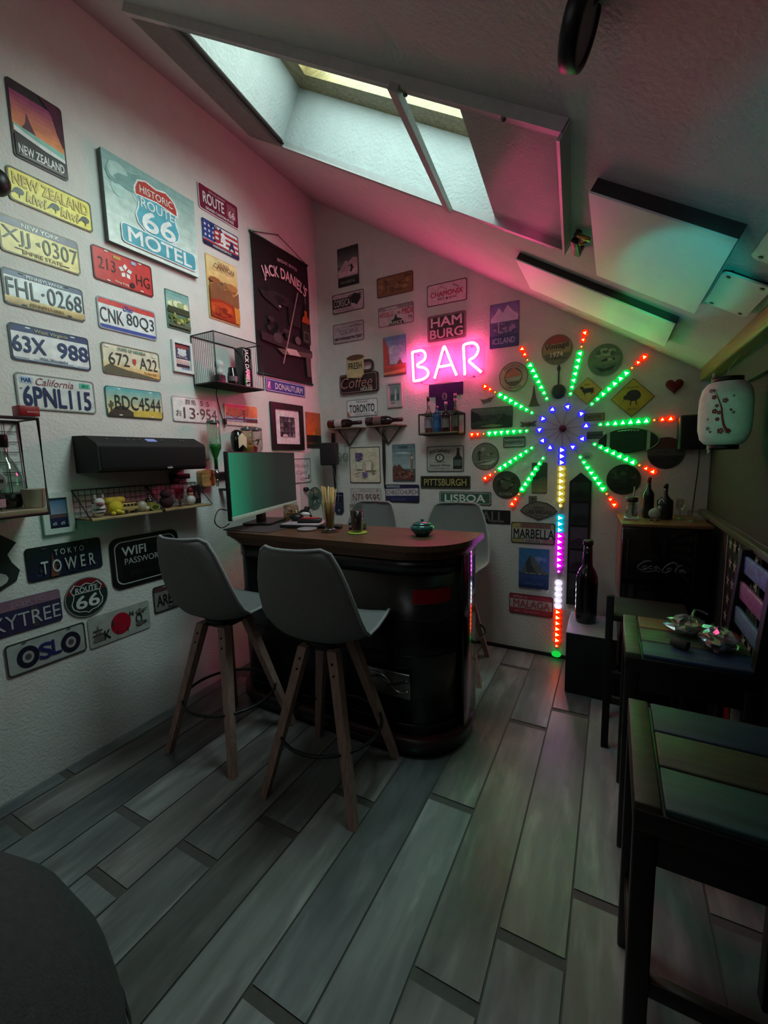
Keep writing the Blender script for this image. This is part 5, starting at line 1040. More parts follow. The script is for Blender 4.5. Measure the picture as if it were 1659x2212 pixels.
# ---------------------------------------------------------------- bottles and glasses
def bottle(label, loc, h, r, glass, gm='gloss', lab=None, cap='#111', neck=.34, group=None, cat='bottle', name='bottle', M=None, square=False, capm='satin', cap_r=1.12):
    t = thing(name, label, cat, loc=loc, group=group) if M is None else thing(name, label, cat, M=M, group=group)
    nr = r * .34; zb = h * (1 - neck); n = 4 if square else 24
    b = B(); rot = Matrix.Rotation(PI / 4, 4, 'Z') if square else None
    k = 1.30 if square else 1
    b.lathe([(r * k * .92, .0), (r * k, .006), (r * k, zb * .86), (r * .92, zb * .93), (nr * 1.25, zb * 1.08), (nr, zb * 1.2), (nr, h * .93)], gm, glass, n=24 if not square else 24, M=rot); b.obj('glass', t)
    b = B(); b.cyl((0, 0, h * .88), (0, 0, h), nr * cap_r, capm, cap, n=16); b.obj('cap', t)
    if lab: b = B(); b.lathe([(r * k * 1.012, zb * .22), (r * k * 1.012, zb * .72)], 'print', lab, n=24, caps=False); b.obj('label', t)
    return t
GF = 'bottles on the fridge'
bottle('tall clear bottle with red cap on the fridge top', (2.45, -.20, 1.053), .235, .030, '#11130f', cap='#8d2a1c', group=GF, lab='#0d0e0c')
bottle('square dark whiskey bottle with black cap on the fridge top', (2.53, -.24, 1.053), .20, .030, '#0e0c0c', cap='#161412', lab='#14161a', group=GF, square=True, neck=.38)
t = thing('glass_jug', 'short glass jug with white square base and straw on the fridge top', 'jug', loc=(2.365, -.30, 1.053))
b = B(); b.box((0, 0, .006), (.075, .07, .012), 'matte', '#c5ccc2', bev=.002); b.obj('base', t)
b = B(); b.lathe([(.028, .012), (.030, .03), (.026, .075), (.020, .095), (.024, .125), (.026, .13)], 'glass', '#c9cfc4', n=20, caps=False); b.obj('glass', t)
b = B(); b.lathe([(.001, .10), (.030, .10), (.030, .125), (.001, .128)], 'satin', '#2f2a26', n=20, caps=False); b.obj('lid', t)
b = B(); b.cyl((.004, 0, .02), (.010, 0, .185), .004, 'satin', '#8d8d84', n=8); b.obj('straw', t)
b = B(); b.prism([(-.010, 0), (.012, 0), (.004, .055), (-.004, .055)], -.031, -.027, 'satin', '#a9b3a6', M=Matrix(((1, 0, 0, -.01), (0, 0, 1, 0), (0, 1, 0, .012), (0, 0, 0, 1)))); b.obj('spout', t)
t = thing('sheep_figurine', 'small white sheep figurine in front of the bottles on the fridge', 'figurine', loc=(2.475, -.33, 1.053))
b = B(); b.ball((0, 0, .040), (.030, .022, .030), 'plush', '#a9aba6', 16, 10); b.obj('body', t)
b = B(); b.ball((.022, -.012, .072), (.012, .012, .014), 'satin', '#8a8a80', 10, 6); b.obj('head', t)
for x, y in ((-.014, -.01), (.014, -.01), (-.014, .01), (.014, .01)): b = B(); b.cyl((x, y, 0), (x, y, .02), .004, 'satin', '#55554c', n=8); b.obj('leg', t)
def wineglass(label, loc, h=.11, r=.024, name='stem_glass', group=None):
    t = thing(name, label, 'glass', loc=loc, group=group)
    b = B(); b.lathe([(r * .95, .0), (r * .9, .003), (.004, .006), (.0035, h * .42), (r * .7, h * .5), (r, h * .68), (r * .9, h)], 'glass', '#e6ebe6', n=20, caps=False); b.obj('glass', t); return t
wineglass('small stemmed glass on the fridge right of the square bottle', (2.605, -.22, 1.053), .115)
wineglass('low glass dish-like goblet at the right end of the fridge top', (2.655, -.30, 1.053), .06, .028)

# ---------------------------------------------------------------- left wall: wire box shelf
t = thing('wire_shelf', 'black wire box shelf with whiskey things beside the black banner', 'shelf', M=ML(-1.10, 1.905))
y0, y1, x1, h = -.19, .195, .20, .285; K = '#141213'
b = B()
for d in (.004, x1): b.tube([(y0, .0, d), (y1, .0, d), (y1, h, d), (y0, h, d)], .004, 'satin', K, 6, closed=True)
for yy in (y0, y1):
    for zz in (0, h): b.cyl((yy, zz, .004), (yy, zz, x1), .0035, 'satin', K, n=6)
b.obj('frame', t)
for k in range(12):
    d = .014 + (x1 - .024) * k / 11
    b = B(); b.tube([(y0, 0, d), (y1, 0, d), (y1, h, d), (y0, h, d)], .0016, 'satin', K, 5, closed=True); b.obj('wire', t)
b = B(); b.box(((y0 + y1) / 2, .004, x1 / 2), (y1 - y0 - .01, .006, x1 - .012), 'satin', '#141113'); b.obj('floor_plate', t)
t = thing('gift_tin', 'tall black tin with white vertical lettering inside the wire box shelf', 'tin', M=ML(-.975, 1.914))
b = B(); b.box((0, .127, .10), (.075, .254, .075), 'gloss', '#111416', bev=.003); b.obj('tin', t)
b = B(); put_text(b, "JACK DANIEL'S", -.010, .127, .042, 'print', '#e9e9e4', w=.235, bold=.018, z=.1382, rot=-PI / 2); put_text(b, 'TENNESSEE', .024, .16, .006, 'print', '#8d8d88', w=.06, z=.1382, rot=-PI / 2); b.obj('lettering', t)
t = thing('mug', 'small black lidded mug with pale label inside the wire box shelf', 'mug', loc=(.11, -1.085, 1.913))
b = B(); b.lathe([(.026, 0), (.030, .01), (.031, .075), (.026, .085), (.024, .11), (.020, .116)], 'gloss', '#120d0f', n=24); b.obj('body', t)
b = B(); b.lathe([(.0315, .03), (.0315, .06)], 'print', '#6a5a60', n=24, caps=False); b.obj('label', t)
t = thing('bust_figurine', 'white bust-like figurine on dark base inside the wire box shelf', 'figurine', loc=(.085, -1.165, 1.913))
b = B(); b.box((0, 0, .03), (.05, .05, .06), 'satin', '#171214', bev=.003); b.obj('base', t)
b = B(); b.lathe([(.020, .06), (.022, .085), (.018, .10), (.026, .112), (.028, .135), (.016, .148)], 'matte', '#c3c6c4', n=20); b.obj('bust', t)
t = thing('wall_cable', 'thin black cable running down from the wire box shelf', 'cable', loc=(0, 0, 0))
b = B(); b.tube(smooth_path([(.03, -1.145, 1.90), (.010, -1.135, 1.86), (.007, -1.112, 1.77), (.010, -1.096, 1.71), (.02, -1.090, 1.66)], 5), .003, 'satin', '#0d0d0d', 6); b.box((.02, -1.09, 1.70), (.02, .018, .035), 'satin', '#0d0d0d', bev=.003); b.obj('cable', t)

# bottle dispensers (upside-down bottles) behind the monitor
t = thing('bottle_dispenser', 'wall bracket for upside-down spirit bottles behind the monitor', 'dispenser', loc=(.0, -1.13, 1.36))
b = B(); b.box((.02, .13, .0), (.04, .38, .03), 'satin', '#141414', bev=.004); b.obj('bracket', t)
for yy in (-.125, .06, .145, .23):
    b = B(); b.cyl((.10, yy, .03), (.10, yy, -.02), .013, 'metal', '#8a8a8a', n=14); b.cyl((.10, yy, -.02), (.10, yy, -.07), .009, 'glass', '#cfd6d2', n=14); b.cyl((.056 if yy < -.1 else .02, yy, .0), (.10, yy, .0), .005, 'metal', '#777', n=8); b.obj('tap', t)
b = B(); b.box((.05, -.02, -.10), (.10, .03, .015), 'satin', '#141414'); b.box((.09, -.02, -.085), (.015, .05, .03), 'satin', '#141414'); b.obj('hook', t)
def inverted(label, y, glass, liquid, h=.30, r=.038):
    t = thing('bottle', label, 'bottle', loc=(.10, y, 1.392), group='upside-down spirit bottles in the wall dispenser')
    b = B(); b.lathe([(.012, 0), (.012, .07), (r, .13), (r, h - .01), (r * .9, h)], 'glass', glass, n=24, caps=False); b.obj('glass', t)
    if liquid: b = B(); b.lathe([(.010, .002), (.010, .07), (r * .94, .132), (r * .94, .155)], 'satin', liquid, n=24); b.obj('liquid', t)
    b = B(); b.lathe([(r * .2, h + .001), (r, h - .006), (r * 1.02, h - .02)], 'satin', '#3c403c', n=24, caps=False); b.obj('foot_rim', t)
    return t
inverted('upside-down bottle with green liquid at the left of the wall dispenser', -1.255, '#dfe8de', '#2f8a3a')
inverted('upside-down clear bottle with golden liquid in the wall dispenser', -.985, '#e6e2cc', '#b08a3c', .27)
inverted('upside-down clear empty bottle at the right of the wall dispenser', -.90, '#e9e2e0', None, .27)
t = thing('bottle', 'black upside-down bottle with pale shield label above the monitor', 'bottle', loc=(.10, -1.07, 1.392), group='upside-down spirit bottles in the wall dispenser')
b = B(); b.lathe([(.012, 0), (.012, .07), (.042, .13), (.044, .20), (.036, .235), (.018, .25)], 'gloss', '#10110f', n=24); b.obj('glass', t)
b = B(); b.prism([(-.034, .03), (0, .055), (.034, .03), (.034, .10), (0, .13), (-.034, .10)], .0, .002, 'print', '#c9c7a8', M=Matrix(((0, 0, 1, .044), (1, 0, 0, 0), (0, 1, 0, .10), (0, 0, 0, 1)))); b.obj('label', t)
t = thing('red_pennant', 'small dark red paddle-shaped tag hanging right of the dispenser bottles', 'tag', loc=(.05, -.875, 1.56))
b = B(); b.box((0, 0, -.05), (.012, .075, .07), 'satin', '#7d2a20', bev=.003, M=Matrix.Rotation(-.35, 4, 'X')); b.cyl((0, .03, -.01), (0, .05, .03), .004, 'metal', '#5d4a3a', n=8); b.cyl((0, .02, .025), (0, .075, .032), .003, 'metal', '#5d4a3a', n=8); b.cyl((-.05, .045, .02), (0, .045, .02), .003, 'metal', '#5d4a3a', n=8); b.obj('body', t)
t = thing('wooden_box', 'small square wooden box with rounded corners on the wall left of the monitor', 'box', M=ML(-1.275, 1.34))
b = B(); b.prism(rrect(.10, .10, .02), .0, .05, 'wood_x', '#b5874e'); b.obj('box', t)
b = B(); b.cyl((.012, .0, .05), (.012, .0, .056), .006, 'satin', '#5d4024', n=10); b.obj('knob', t)

# long radio / soundbar
t = thing('soundbar', 'long black radio speaker with sloped control panel on the left wall', 'speaker', M=ML(-1.70, 1.49))
L2 = .292; prof = [(0, -.088), (.185, -.088), (.20, -.075), (.20, .035), (.192, .048), (.11, .085), (0, .088)]
b = B(); b.strip([[(u, z, x) for x, z in prof] for u in (-L2, L2)], 'matte', '#080809', smooth=False); b.obj('case', t)
b = B(); b.box((0, -.020, .2015), (.565, .10, .004), 'fabric', '#060607', bev=.002); b.obj('grille', t)
slp = Matrix.Translation((0, .0672, .152)) @ Matrix.Rotation(math.radians(-65.5), 4, 'X')
b = B(); b.box((0, 0, .0015), (.05, .028, .003), emit('display_blue', (.35, .42, .9), .55), '#ffffff', M=slp); b.obj('display', t)
for u in (-.22, -.12, -.09, -.06, .06, .17, .19):
    b = B(); b.cyl((u, 0, 0), (u, 0, .004), .006 if abs(u) > .2 else .003, 'metal', '#8a8a8a', n=12) if False else b.lathe([(.004, 0), (.004, .004)], 'metal', '#9a9a9a', n=12, M=slp @ Matrix.Translation((u, 0, 0))); b.obj('button', t)
b = B(); put_text(b, 'radio', .06, -.072, .012, 'print', '#c9ccd0', w=.03, bold=.02, z=.2042); b.obj('logo', t)
b = B(); b.tube(smooth_path([(.29, -.02, .05), (.33, -.035, .02), (.37, -.04, .012), (.43, -.045, .012), (.47, -.03, .012)], 5), .003, 'satin', '#0d0d0d', 6); b.obj('cable', t)
t = thing('hanging_box', 'small black T-shaped adapter under the right end of the radio', 'adapter', M=ML(-1.455, 1.36))
b = B(); b.box((0, 0, .02), (.12, .03, .03), 'satin', '#0e0d0e', bev=.002); b.box((-.035, -.025, .02), (.04, .03, .03), 'satin', '#0e0d0e', bev=.002); b.obj('body', t)

def mesh_shelf(label, y0, y1, zb, zt, dep, plankc, nx, nz):
    t = thing('wire_shelf', label, 'shelf', loc=(0, (y0 + y1) / 2, zb)); w = (y1 - y0) / 2; h = zt - zb; K = '#131211'
    b = B(); b.box((dep / 2 + .004, 0, .0), (dep, 2 * w - .008, .012), 'wood_y', plankc, bev=.002); b.obj('plank', t)
    b = B(); b.tube([(.008, -w, 0), (.008, w, 0), (.008, w, h), (.008, -w, h)], .003, 'satin', K, 6, closed=True)
    for i in range(1, nx): yy = -w + 2 * w * i / nx; b.cyl((.008, yy, 0), (.008, yy, h), .0013, 'satin', K, n=5)
    for i in range(1, nz): zz = h * i / nz; b.cyl((.008, -w, zz), (.008, w, zz), .0013, 'satin', K, n=5)
    b.obj('wire_mesh', t)
    for s_ in (-1, 1):
        b = B(); b.tube([(.008, s_ * w, h), (dep + .006, s_ * w, 0), (.008, s_ * w, 0)], .0028, 'satin', K, 6); b.obj('side_arm', t)
    return t
mesh_shelf('wire mesh wall shelf with light plank below the radio, left one of the pair', -2.025, -1.665, 1.185, 1.322, .145, '#b09468', 13, 5)
mesh_shelf('wire mesh wall shelf with light plank below the radio, right one of the pair', -1.655, -1.345, 1.187, 1.320, .145, '#b09068', 11, 5)
Z = 1.192
t = thing('zebra_toy', 'small striped plush animal at the left end of the shelf under the radio', 'toy', loc=(.105, -1.965, Z))
b = B(); b.ball((0, 0, .040), (.028, .030, .040), 'plush', '#d2cdc9', 14, 10); b.obj('body', t)
b = B(); b.ball((.02, -.004, .072), (.022, .022, .020), 'plush', '#c9c4c0', 12, 8); b.ball((.036, -.012, .064), (.014, .012, .010), 'plush', '#8d4a52', 10, 6); b.obj('head', t)
for s_ in (-1, 1): b = B(); b.ball((.012, s_ * .018, .096), (.006, .006, .014), 'plush', '#a9a4a0', 8, 6); b.obj('ear', t)
b = B()
for k, zz in enumerate((.022, .038, .054, .068)): b.lathe([(.0295 - abs(zz - .04) * .25, zz - .004), (.0300 - abs(zz - .04) * .25, zz + .003)], 'plush', '#3a3436', n=16, caps=False)
b.obj('stripes', t)
t = thing('yellow_plush', 'yellow plush toy on the shelf under the radio', 'toy', loc=(.10, -1.885, Z))
b = B(); b.ball((0, 0, .036), (.034, .036, .036), 'plush', '#c9b52c', 16, 10); b.box((-.01, .005, .070), (.04, .10, .036), 'plush', '#c2b040', bev=.015); b.ball((.034, -.004, .018), (.012, .012, .010), 'plush', '#d9c83c', 8, 6); b.obj('body', t)
for s_ in (-1, 1): b = B(); b.ball((.02, s_ * .02, .004 + .006), (.014, .012, .010), 'plush', '#c9b83c', 10, 6); b.obj('foot', t)
t = thing('toy_van', 'small beige toy van on the shelf under the radio', 'toy', loc=(.095, -1.815, Z))
b = B(); b.box((0, 0, .022), (.036, .085, .024), 'satin', '#a08a52', bev=.005); b.box((0, -.002, .042), (.032, .074, .022), 'satin', '#b09a5c', bev=.006); b.obj('body', t)
b = B()
for k in range(4): b.box((.0165, -.028 + k * .018, .043), (.002, .012, .010), 'gloss', '#2f2a20')
b.obj('window', t)
for sy in (-1, 1):
    for sx in (-1, 1): b = B(); b.cyl((sx * .012, sy * .026, .010), (sx * .020, sy * .026, .010), .010, 'matte', '#1a1816', n=14); b.obj('wheel', t)
t = thing('shell_ornament', 'pale shell-like trinket on the shelf beside the toy van', 'ornament', loc=(.10, -1.748, Z))
b = B(); b.ball((0, 0, .028), (.022, .026, .028), 'satin', '#a9a08a', 12, 8); b.ball((.012, .018, .014), (.014, .016, .014), 'satin', '#b3a98d', 10, 6); b.obj('body', t)
bottle('tiny bottle with oval yellow label on the shelf under the radio', (.09, -1.700, Z), .095, .022, '#2a2620', cap='#111', lab='#8a7d32')
t = thing('oval_badge', 'oval yellow green emblem leaning at the right of the left shelf', 'ornament', loc=(.135, -1.70, Z))
b = B(); b.prism(ellp(.026, .018, 24, 0, .019), .0, .004, 'print', '#8d8a3c', M=Matrix(((0, 0, 1, .0), (1, 0, 0, 0), (0, 1, 0, 0), (0, 0, 0, 1)))); b.prism(ellp(.018, .012, 24, 0, .019), .004, .0046, 'print', '#3f4a22', M=Matrix(((0, 0, 1, .0), (1, 0, 0, 0), (0, 1, 0, 0), (0, 0, 0, 1)))); b.obj('badge', t)
t = thing('dark_plush', 'dark maroon plush figure on the right shelf under the radio', 'toy', loc=(.09, -1.60, 1.194))
b = B(); b.ball((0, 0, .034), (.034, .040, .034), 'plush', '#3a1a24', 14, 8); b.ball((.008, -.01, .078), (.026, .028, .024), 'plush', '#40202a', 12, 8); b.obj('body', t)
t = thing('pink_glass', 'pink stemmed souvenir glass on the right shelf under the radio', 'glass', loc=(.10, -1.525, 1.194))
b = B(); b.lathe([(.022, 0), (.004, .005), (.004, .03), (.024, .05), (.026, .10)], 'glass', '#d97a9c', n=18, caps=False); b.obj('glass', t)
t = thing('santa_figurine', 'small red and white figurine on the right shelf under the radio', 'figurine', loc=(.10, -1.455, 1.194))
b = B(); b.ball((0, 0, .030), (.026, .028, .030), 'satin', '#c9c0bc', 14, 8); b.obj('body', t)
b = B(); b.ball((0, 0, .068), (.018, .018, .018), 'satin', '#c98a6a', 12, 8); b.lathe([(.020, .078), (.014, .095), (.002, .11)], 'satin', '#7d1a22', n=14); b.obj('head', t)
t = thing('photo_card', 'dark card standing at the right end of the shelf under the radio', 'card', loc=(.06, -1.385, 1.194))
b = B(); b.box((0, 0, .055), (.004, .062, .11), 'print', '#1d181b'); b.face([(.0024, -.02, .03), (.0024, .022, .03), (.0024, .0, .08)], 'print', '#5d3a40'); b.obj('card', t)

# shelf at the left edge
t = thing('wall_shelf', 'tall wire-framed shelf with wooden plank at the left edge of the photo', 'shelf', loc=(0, -2.46, 1.245)); K = '#100f0f'
b = B(); b.box((.105, 0, .012), (.19, .50, .024), 'wood_y', '#8d7f66', bev=.003); b.obj('plank', t)
b = B()
for d in (.198,): b.tube([(d, -.252, .0), (d, .252, .0), (d, .252, .385), (d, -.252, .385)], .008, 'satin', K, 8, closed=True)
for s_ in (-1, 1):
    b.cyl((.008, s_ * .252, .385), (.198, s_ * .252, .385), .004, 'satin', K, n=6); b.cyl((.008, s_ * .252, .0), (.198, s_ * .252, .0), .004, 'satin', K, n=6)
b.obj('frame', t)
b = B(); b.tube([(.008, -.252, .0), (.008, .262, .0), (.008, .262, .385), (.008, -.252, .385)], .007, 'satin', K, 6, closed=True)
for i in range(1, 12): b.cyl((.008, -.252 + .504 * i / 12, 0), (.008, -.252 + .504 * i / 12, .385), .0016, 'satin', K, n=5)
for i in range(1, 9): b.cyl((.008, -.252, .385 * i / 9), (.008, .252, .385 * i / 9), .0016, 'satin', K, n=5)
b.obj('wire_mesh', t)
ZS = 1.270
t = thing('bottle', 'round clear rum bottle with dark cork and round label on the left edge shelf', 'bottle', loc=(.075, -2.288, ZS + .0))
b = B(); b.lathe([(.040, 0), (.046, .015), (.052, .09), (.052, .13), (.036, .18), (.016, .215), (.015, .26)], 'glass', '#cfdcd4', n=28, caps=False); b.obj('glass', t)
b = B(); b.lathe([(.036, .003), (.043, .02), (.047, .06)], 'satin', '#241a14', n=24); b.obj('liquid', t)
b = B(); b.lathe([(.019, .25), (.020, .29), (.018, .30)], 'satin', '#241416', n=20); b.obj('cork', t)
ml = Matrix.Translation((.043, -.030, .115)) @ Matrix.Rotation(math.radians(55), 4, 'Z') @ Matrix(((0, 0, 1, 0), (1, 0, 0, 0), (0, 1, 0, 0), (0, 0, 0, 1)))
b = B(); b.prism(ellp(.034, .036, 28), .006, .009, 'print', '#b9bab6', M=Matrix.Rotation(math.radians(-55), 4, 'Z') @ Matrix(((0, 0, 1, .046), (1, 0, 0, 0), (0, 1, 0, .115), (0, 0, 0, 1)))); b.prism(rrect(.05, .014, .004), .0092, .0096, 'print', '#4a4644', M=Matrix.Rotation(math.radians(-55), 4, 'Z') @ Matrix(((0, 0, 1, .046), (1, 0, 0, 0), (0, 1, 0, .115), (0, 0, 0, 1)))); b.obj('label', t)
t = thing('tin_pot', 'beige metal pot on the left edge shelf', 'pot', loc=(.145, -2.232, ZS))
b = B(); b.lathe([(.034, 0), (.036, .004), (.041, .075), (.043, .078), (.039, .076), (.034, .006)], 'satin', '#9a937e', n=28, caps=False); b.lathe([(.001, .002), (.034, .002)], 'satin', '#6d6858', n=28, caps=False); b.obj('pot', t)
t = thing('shot_glass', 'small glass with pink label at the left end of the edge shelf', 'glass', loc=(.15, -2.36, ZS))
b = B(); b.lathe([(.026, 0), (.030, .06)], 'glass', '#dfe6e2', n=20, caps=False); b.obj('glass', t)
b = B(); b.lathe([(.0285, .014), (.0302, .046)], 'print', '#a5808a', n=20, caps=False); b.obj('label', t)
t = thing('red_box', 'small red box on top of the shelf frame at the left edge', 'box', loc=(.17, -2.232, 1.638))
b = B(); b.box((0, 0, .022), (.06, .07, .040), 'satin', '#8d141c', bev=.003); b.box((.031, .01, .018), (.001, .04, .006), 'print', '#b96a70'); b.obj('box', t)
t = thing('wall_spotlight', 'small black round wall spotlight cut by the left edge, beside the kiwi plate', 'lamp', loc=(0, -2.20, 2.55))
b = B(); b.cyl((0, 0, 0), (.02, 0, 0), .03, 'satin', '#111'); b.obj('base', t)
b = B(); b.ball((.09, -.0, 0), (.05, .045, .05), 'satin', '#121212', 18, 12); b.cyl((.02, 0, 0), (.06, 0, 0), .01, 'satin', '#111'); b.obj('head', t)

# ---------------------------------------------------------------- back wall: bottle shelf, wine shelves, speaker, pennant
t = thing('bottle_shelf', 'black metal frame wall shelf with wooden base holding four bottles', 'shelf', loc=(1.138, -.078, 1.60)); K = '#17110f'
b = B(); w, d, h = .150, .074, .146
for y in (-d, d):
    for z in (0, h): b.box((0, y, z), (2 * w, .008, .008), 'satin', K)
for x in (-w, w):
    for z in (0, h): b.box((x, 0, z), (.008, 2 * d, .008), 'satin', K)
    for y in (-d, d): b.box((x, y, h / 2), (.008, .008, h), 'satin', K)
b.obj('frame', t)
b = B(); b.box((0, 0, .008), (2 * w - .01, 2 * d - .01, .012), 'wood_x', '#8d7a60'); b.obj('plank', t)
GV = 'bottles on the black wall shelf'; zb = 1.615
bottle('clear spirit bottle with dark cap, leftmost on the black wall shelf', (1.035, -.085, zb), .262, .030, '#b9c2ae', gm='glass', lab='#8d8a98', cap='#2a211c', group=GV, neck=.42)
bottle('short square blue bottle on the black wall shelf', (1.103, -.085, zb), .19, .031, '#2a5a86', gm='gloss', lab='#2f6a9c', cap='#6d5a60', group=GV, neck=.24, square=False)
bottle('dark whiskey bottle with grey label and pink-lit cap on the black wall shelf', (1.172, -.085, zb), .215, .031, '#181310', lab='#77746f', cap='#b5a0a6', group=GV, neck=.36)
bottle('green clear bottle with pale cap, rightmost on the black wall shelf', (1.243, -.085, zb), .268, .029, '#9aa88a', gm='glass', lab='#5a564e', cap='#7a6a62', group=GV, neck=.44)
t = thing('jersey_pennant', 'small navy blue shirt-shaped cloth hanging below the neon sign', 'pennant', M=MB(1.144, 1.88))
b = B(); b.prism([(-.133, .094), (.133, .094), (.133, .006), (.062, .004), (.062, -.105), (-.078, -.098), (-.080, .004), (-.133, .008)], .004, .009, 'fabric', '#1b1a4a'); b.obj('cloth', t)
b = B(); b.prism(ellp(.020, .027, 20, -.008, .0), .0095, .0105, 'print', '#8d7f96'); b.prism(rrect(.014, .04, .004, 3, -.008, .0), .0106, .0110, 'print', '#3a1622'); b.obj('crest', t)
def wine_shelf(x, label_s, label_b, glass, labc, leg_x):
    t = thing('wine_shelf', label_s, 'shelf', loc=(x, 0, 1.690), group='small wooden wine bottle shelves')
    b = B(); b.prism([(-.165, 0), (.165, 0), (.13, -.13), (-.13, -.13)], -.006, .002, 'wood_x', '#8a6f5c'); b.obj('plank', t)
    b = B(); b.prism([(-.11, -.006), (.11, -.006), (0, -.145), (-.008, -.145)], .0, .012, 'wood_x', '#7d6a5a', M=Matrix(((1, 0, 0, 0), (0, 0, -1, 0), (0, 1, 0, 0), (0, 0, 0, 1))))
    b = B()
    b.tube([(-.115, -.01, -.006), (-.002, -.012, -.14)], .006, 'metal', '#8a7f78', 6); b.tube([(.115, -.01, -.006), (.002, -.012, -.14)], .006, 'metal', '#8a7f78', 6); b.tube([(0, -.115, -.006), (0, -.012, -.14)], .005, 'metal', '#8a7f78', 6); b.obj('bracket', t)
    b = B(); b.prism([(-.022, 0), (.022, 0), (0, .045)], .002, .010, 'wood_x', '#8a6a48', M=Matrix(((1, 0, 0, 0), (0, 0, -1, 0), (0, 1, 0, .002), (0, 0, 0, 1)))); b.obj('peak', t)
    M = Matrix(((0, 0, 1, x - .155), (0, 1, 0, -.075), (-1, 0, 0, 1.7285), (0, 0, 0, 1))); M = Matrix.Translation((x - .160, -.072, 1.7295)) @ Matrix.Rotation(PI / 2, 4, 'Y')
    t2 = thing('wine_bottle', label_b, 'bottle', M=M, group='wine bottles lying on the small shelves')
    b = B(); b.lathe([(.030, 0), (.0365, .004), (.0365, .185), (.032, .205), (.016, .235), (.0145, .25), (.0145, .305)], 'gloss', glass, n=28); b.obj('glass', t2)
    b = B(); b.lathe([(.0370, .075), (.0370, .145)], 'print', labc, n=28, caps=False); b.obj('label', t2)
    b = B(); b.lathe([(.0155, .25), (.0158, .318), (.001, .320)], 'satin', '#2a0f14', n=20); b.obj('capsule', t2)
wine_shelf(.285, 'left small wine shelf with peaked back above the lavender sign', 'dark wine bottle with white label lying on the left wine shelf', '#1c0a0e', '#c3b5b9', 0)
wine_shelf(.655, 'right small wine shelf with peaked back above the clock tower poster', 'dark wine bottle with brown label lying on the right wine shelf', '#120c0c', '#6b5a58', 0)
for x, lab in ((.118, 'dark pennant strap hanging down from the left wine shelf'), (.612, 'dark folded umbrella-like rod hanging down from the right wine shelf')):
    t = thing('hanging_strap', lab, 'strap', loc=(x, -.008, 1.66))
    b = B(); b.strip([[(-.016, -.006, 0), (.016, -.006, 0), (.016, 0, 0), (-.016, 0, 0)], [(-.018, -.006, -.25), (.012, -.006, -.25), (.012, 0, -.25), (-.018, 0, -.25)], [(-.006, -.006, -.48), (.010, -.006, -.48), (.010, 0, -.48), (-.006, 0, -.48)]] if x < .3 else [[(-.012, -.006, 0), (.012, -.006, 0), (.012, 0, 0), (-.012, 0, 0)], [(-.014, -.006, -.25), (.014, -.006, -.25), (.014, 0, -.25), (-.014, 0, -.25)], [(-.004, -.006, -.47), (.004, -.006, -.47), (.004, 0, -.47), (-.004, 0, -.47)]], 'satin', '#1d1a22' if x < .3 else '#2a211e', smooth=False); b.obj('strap', t)
for k, x in enumerate((.205, .27)):
    t = wineglass('stemmed glass hanging upside down under the left wine shelf, %s of the pair' % ('left' if k == 0 else 'right'), (x, -.06, 1.545), .13, .026, group='hanging glasses under the wine shelf')
    t.rotation_euler = (PI, 0, 0); t.location.z = 1.545
t = thing('speaker', 'black box speaker hung in the corner above the straws', 'speaker', loc=(.185, -.17, 1.48))
b = B(); b.box((0, 0, 0), (.135, .12, .185), 'satin', '#17191a', bev=.012, rz=.35); b.obj('cabinet', t)
b = B(); b.box((.021, -.0578, 0), (.12, .006, .17), 'fabric', '#1b1e1f', bev=.002, rz=.35); b.obj('grille', t)
b = B(); b.cyl((-.02, .05, 0), (-.06, .165, 0), .012, 'satin', '#111'); b.obj('bracket', t)
b = B(); b.tube(smooth_path([(-.02, .06, -.09), (-.035, .12, -.2), (-.03, .15, -.35), (-.04, .155, -.42)], 4), .0025, 'satin', '#8a8688', 6); b.obj('cable', t)
t = thing('navy_sign', 'small dark navy bottle-shaped tin sign beside the straws', 'sign', M=MB(.148, 1.05))
b = B(); b.prism([(-.046, .098), (.048, .098), (.048, -.07), (.03, -.098), (-.03, -.098), (-.046, -.07)], .003, .008, 'print', '#1d2440'); b.obj('plaque', t)
b = B(); b.face([(x, y, .0085) for x, y in rrect(.07, .006, .001, 2, 0, .07)], 'print', '#8d93a8'); b.face([(x, y, .0085) for x, y in rrect(.06, .004, .001, 2, 0, .0)], 'print', '#55607f'); b.face([(x, y, .0085) for x, y in ellp(.012, .012, 16, 0, -.06)], 'print', '#6d7896'); b.obj('print', t)
t = thing('wall_socket', 'white double wall socket with two black plugs and a charger cable', 'socket', M=ML(-.30, 1.12))
b = B(); b.prism(rrect(.085, .24, .01), 0, .012, 'satin', '#c9bfc2'); b.obj('plate', t)
for zz in (.075, -.085):
    b = B(); b.cyl((0, zz, .012), (0, zz, .045), .018, 'satin', '#141416', n=16); b.obj('plug', t)
b = B(); b.tube(smooth_path([(.0, .075, .045), (.05, .06, .06), (.065, .0, .05), (.05, -.06, .05), (.02, -.085, .05)], 5), .003, 'satin', '#141416', 6); b.obj('cable', t)

# ---------------------------------------------------------------- things on the bar
ZC = 1.0505
mx, my, ang = .370, -1.10, math.atan2(.857, -.276)
t = thing('monitor', 'wide black monitor with pale lower bezel on the left end of the bar', 'monitor', M=Matrix.Translation((mx, my, ZC + .0035)) @ Matrix.Rotation(ang, 4, 'Z'))
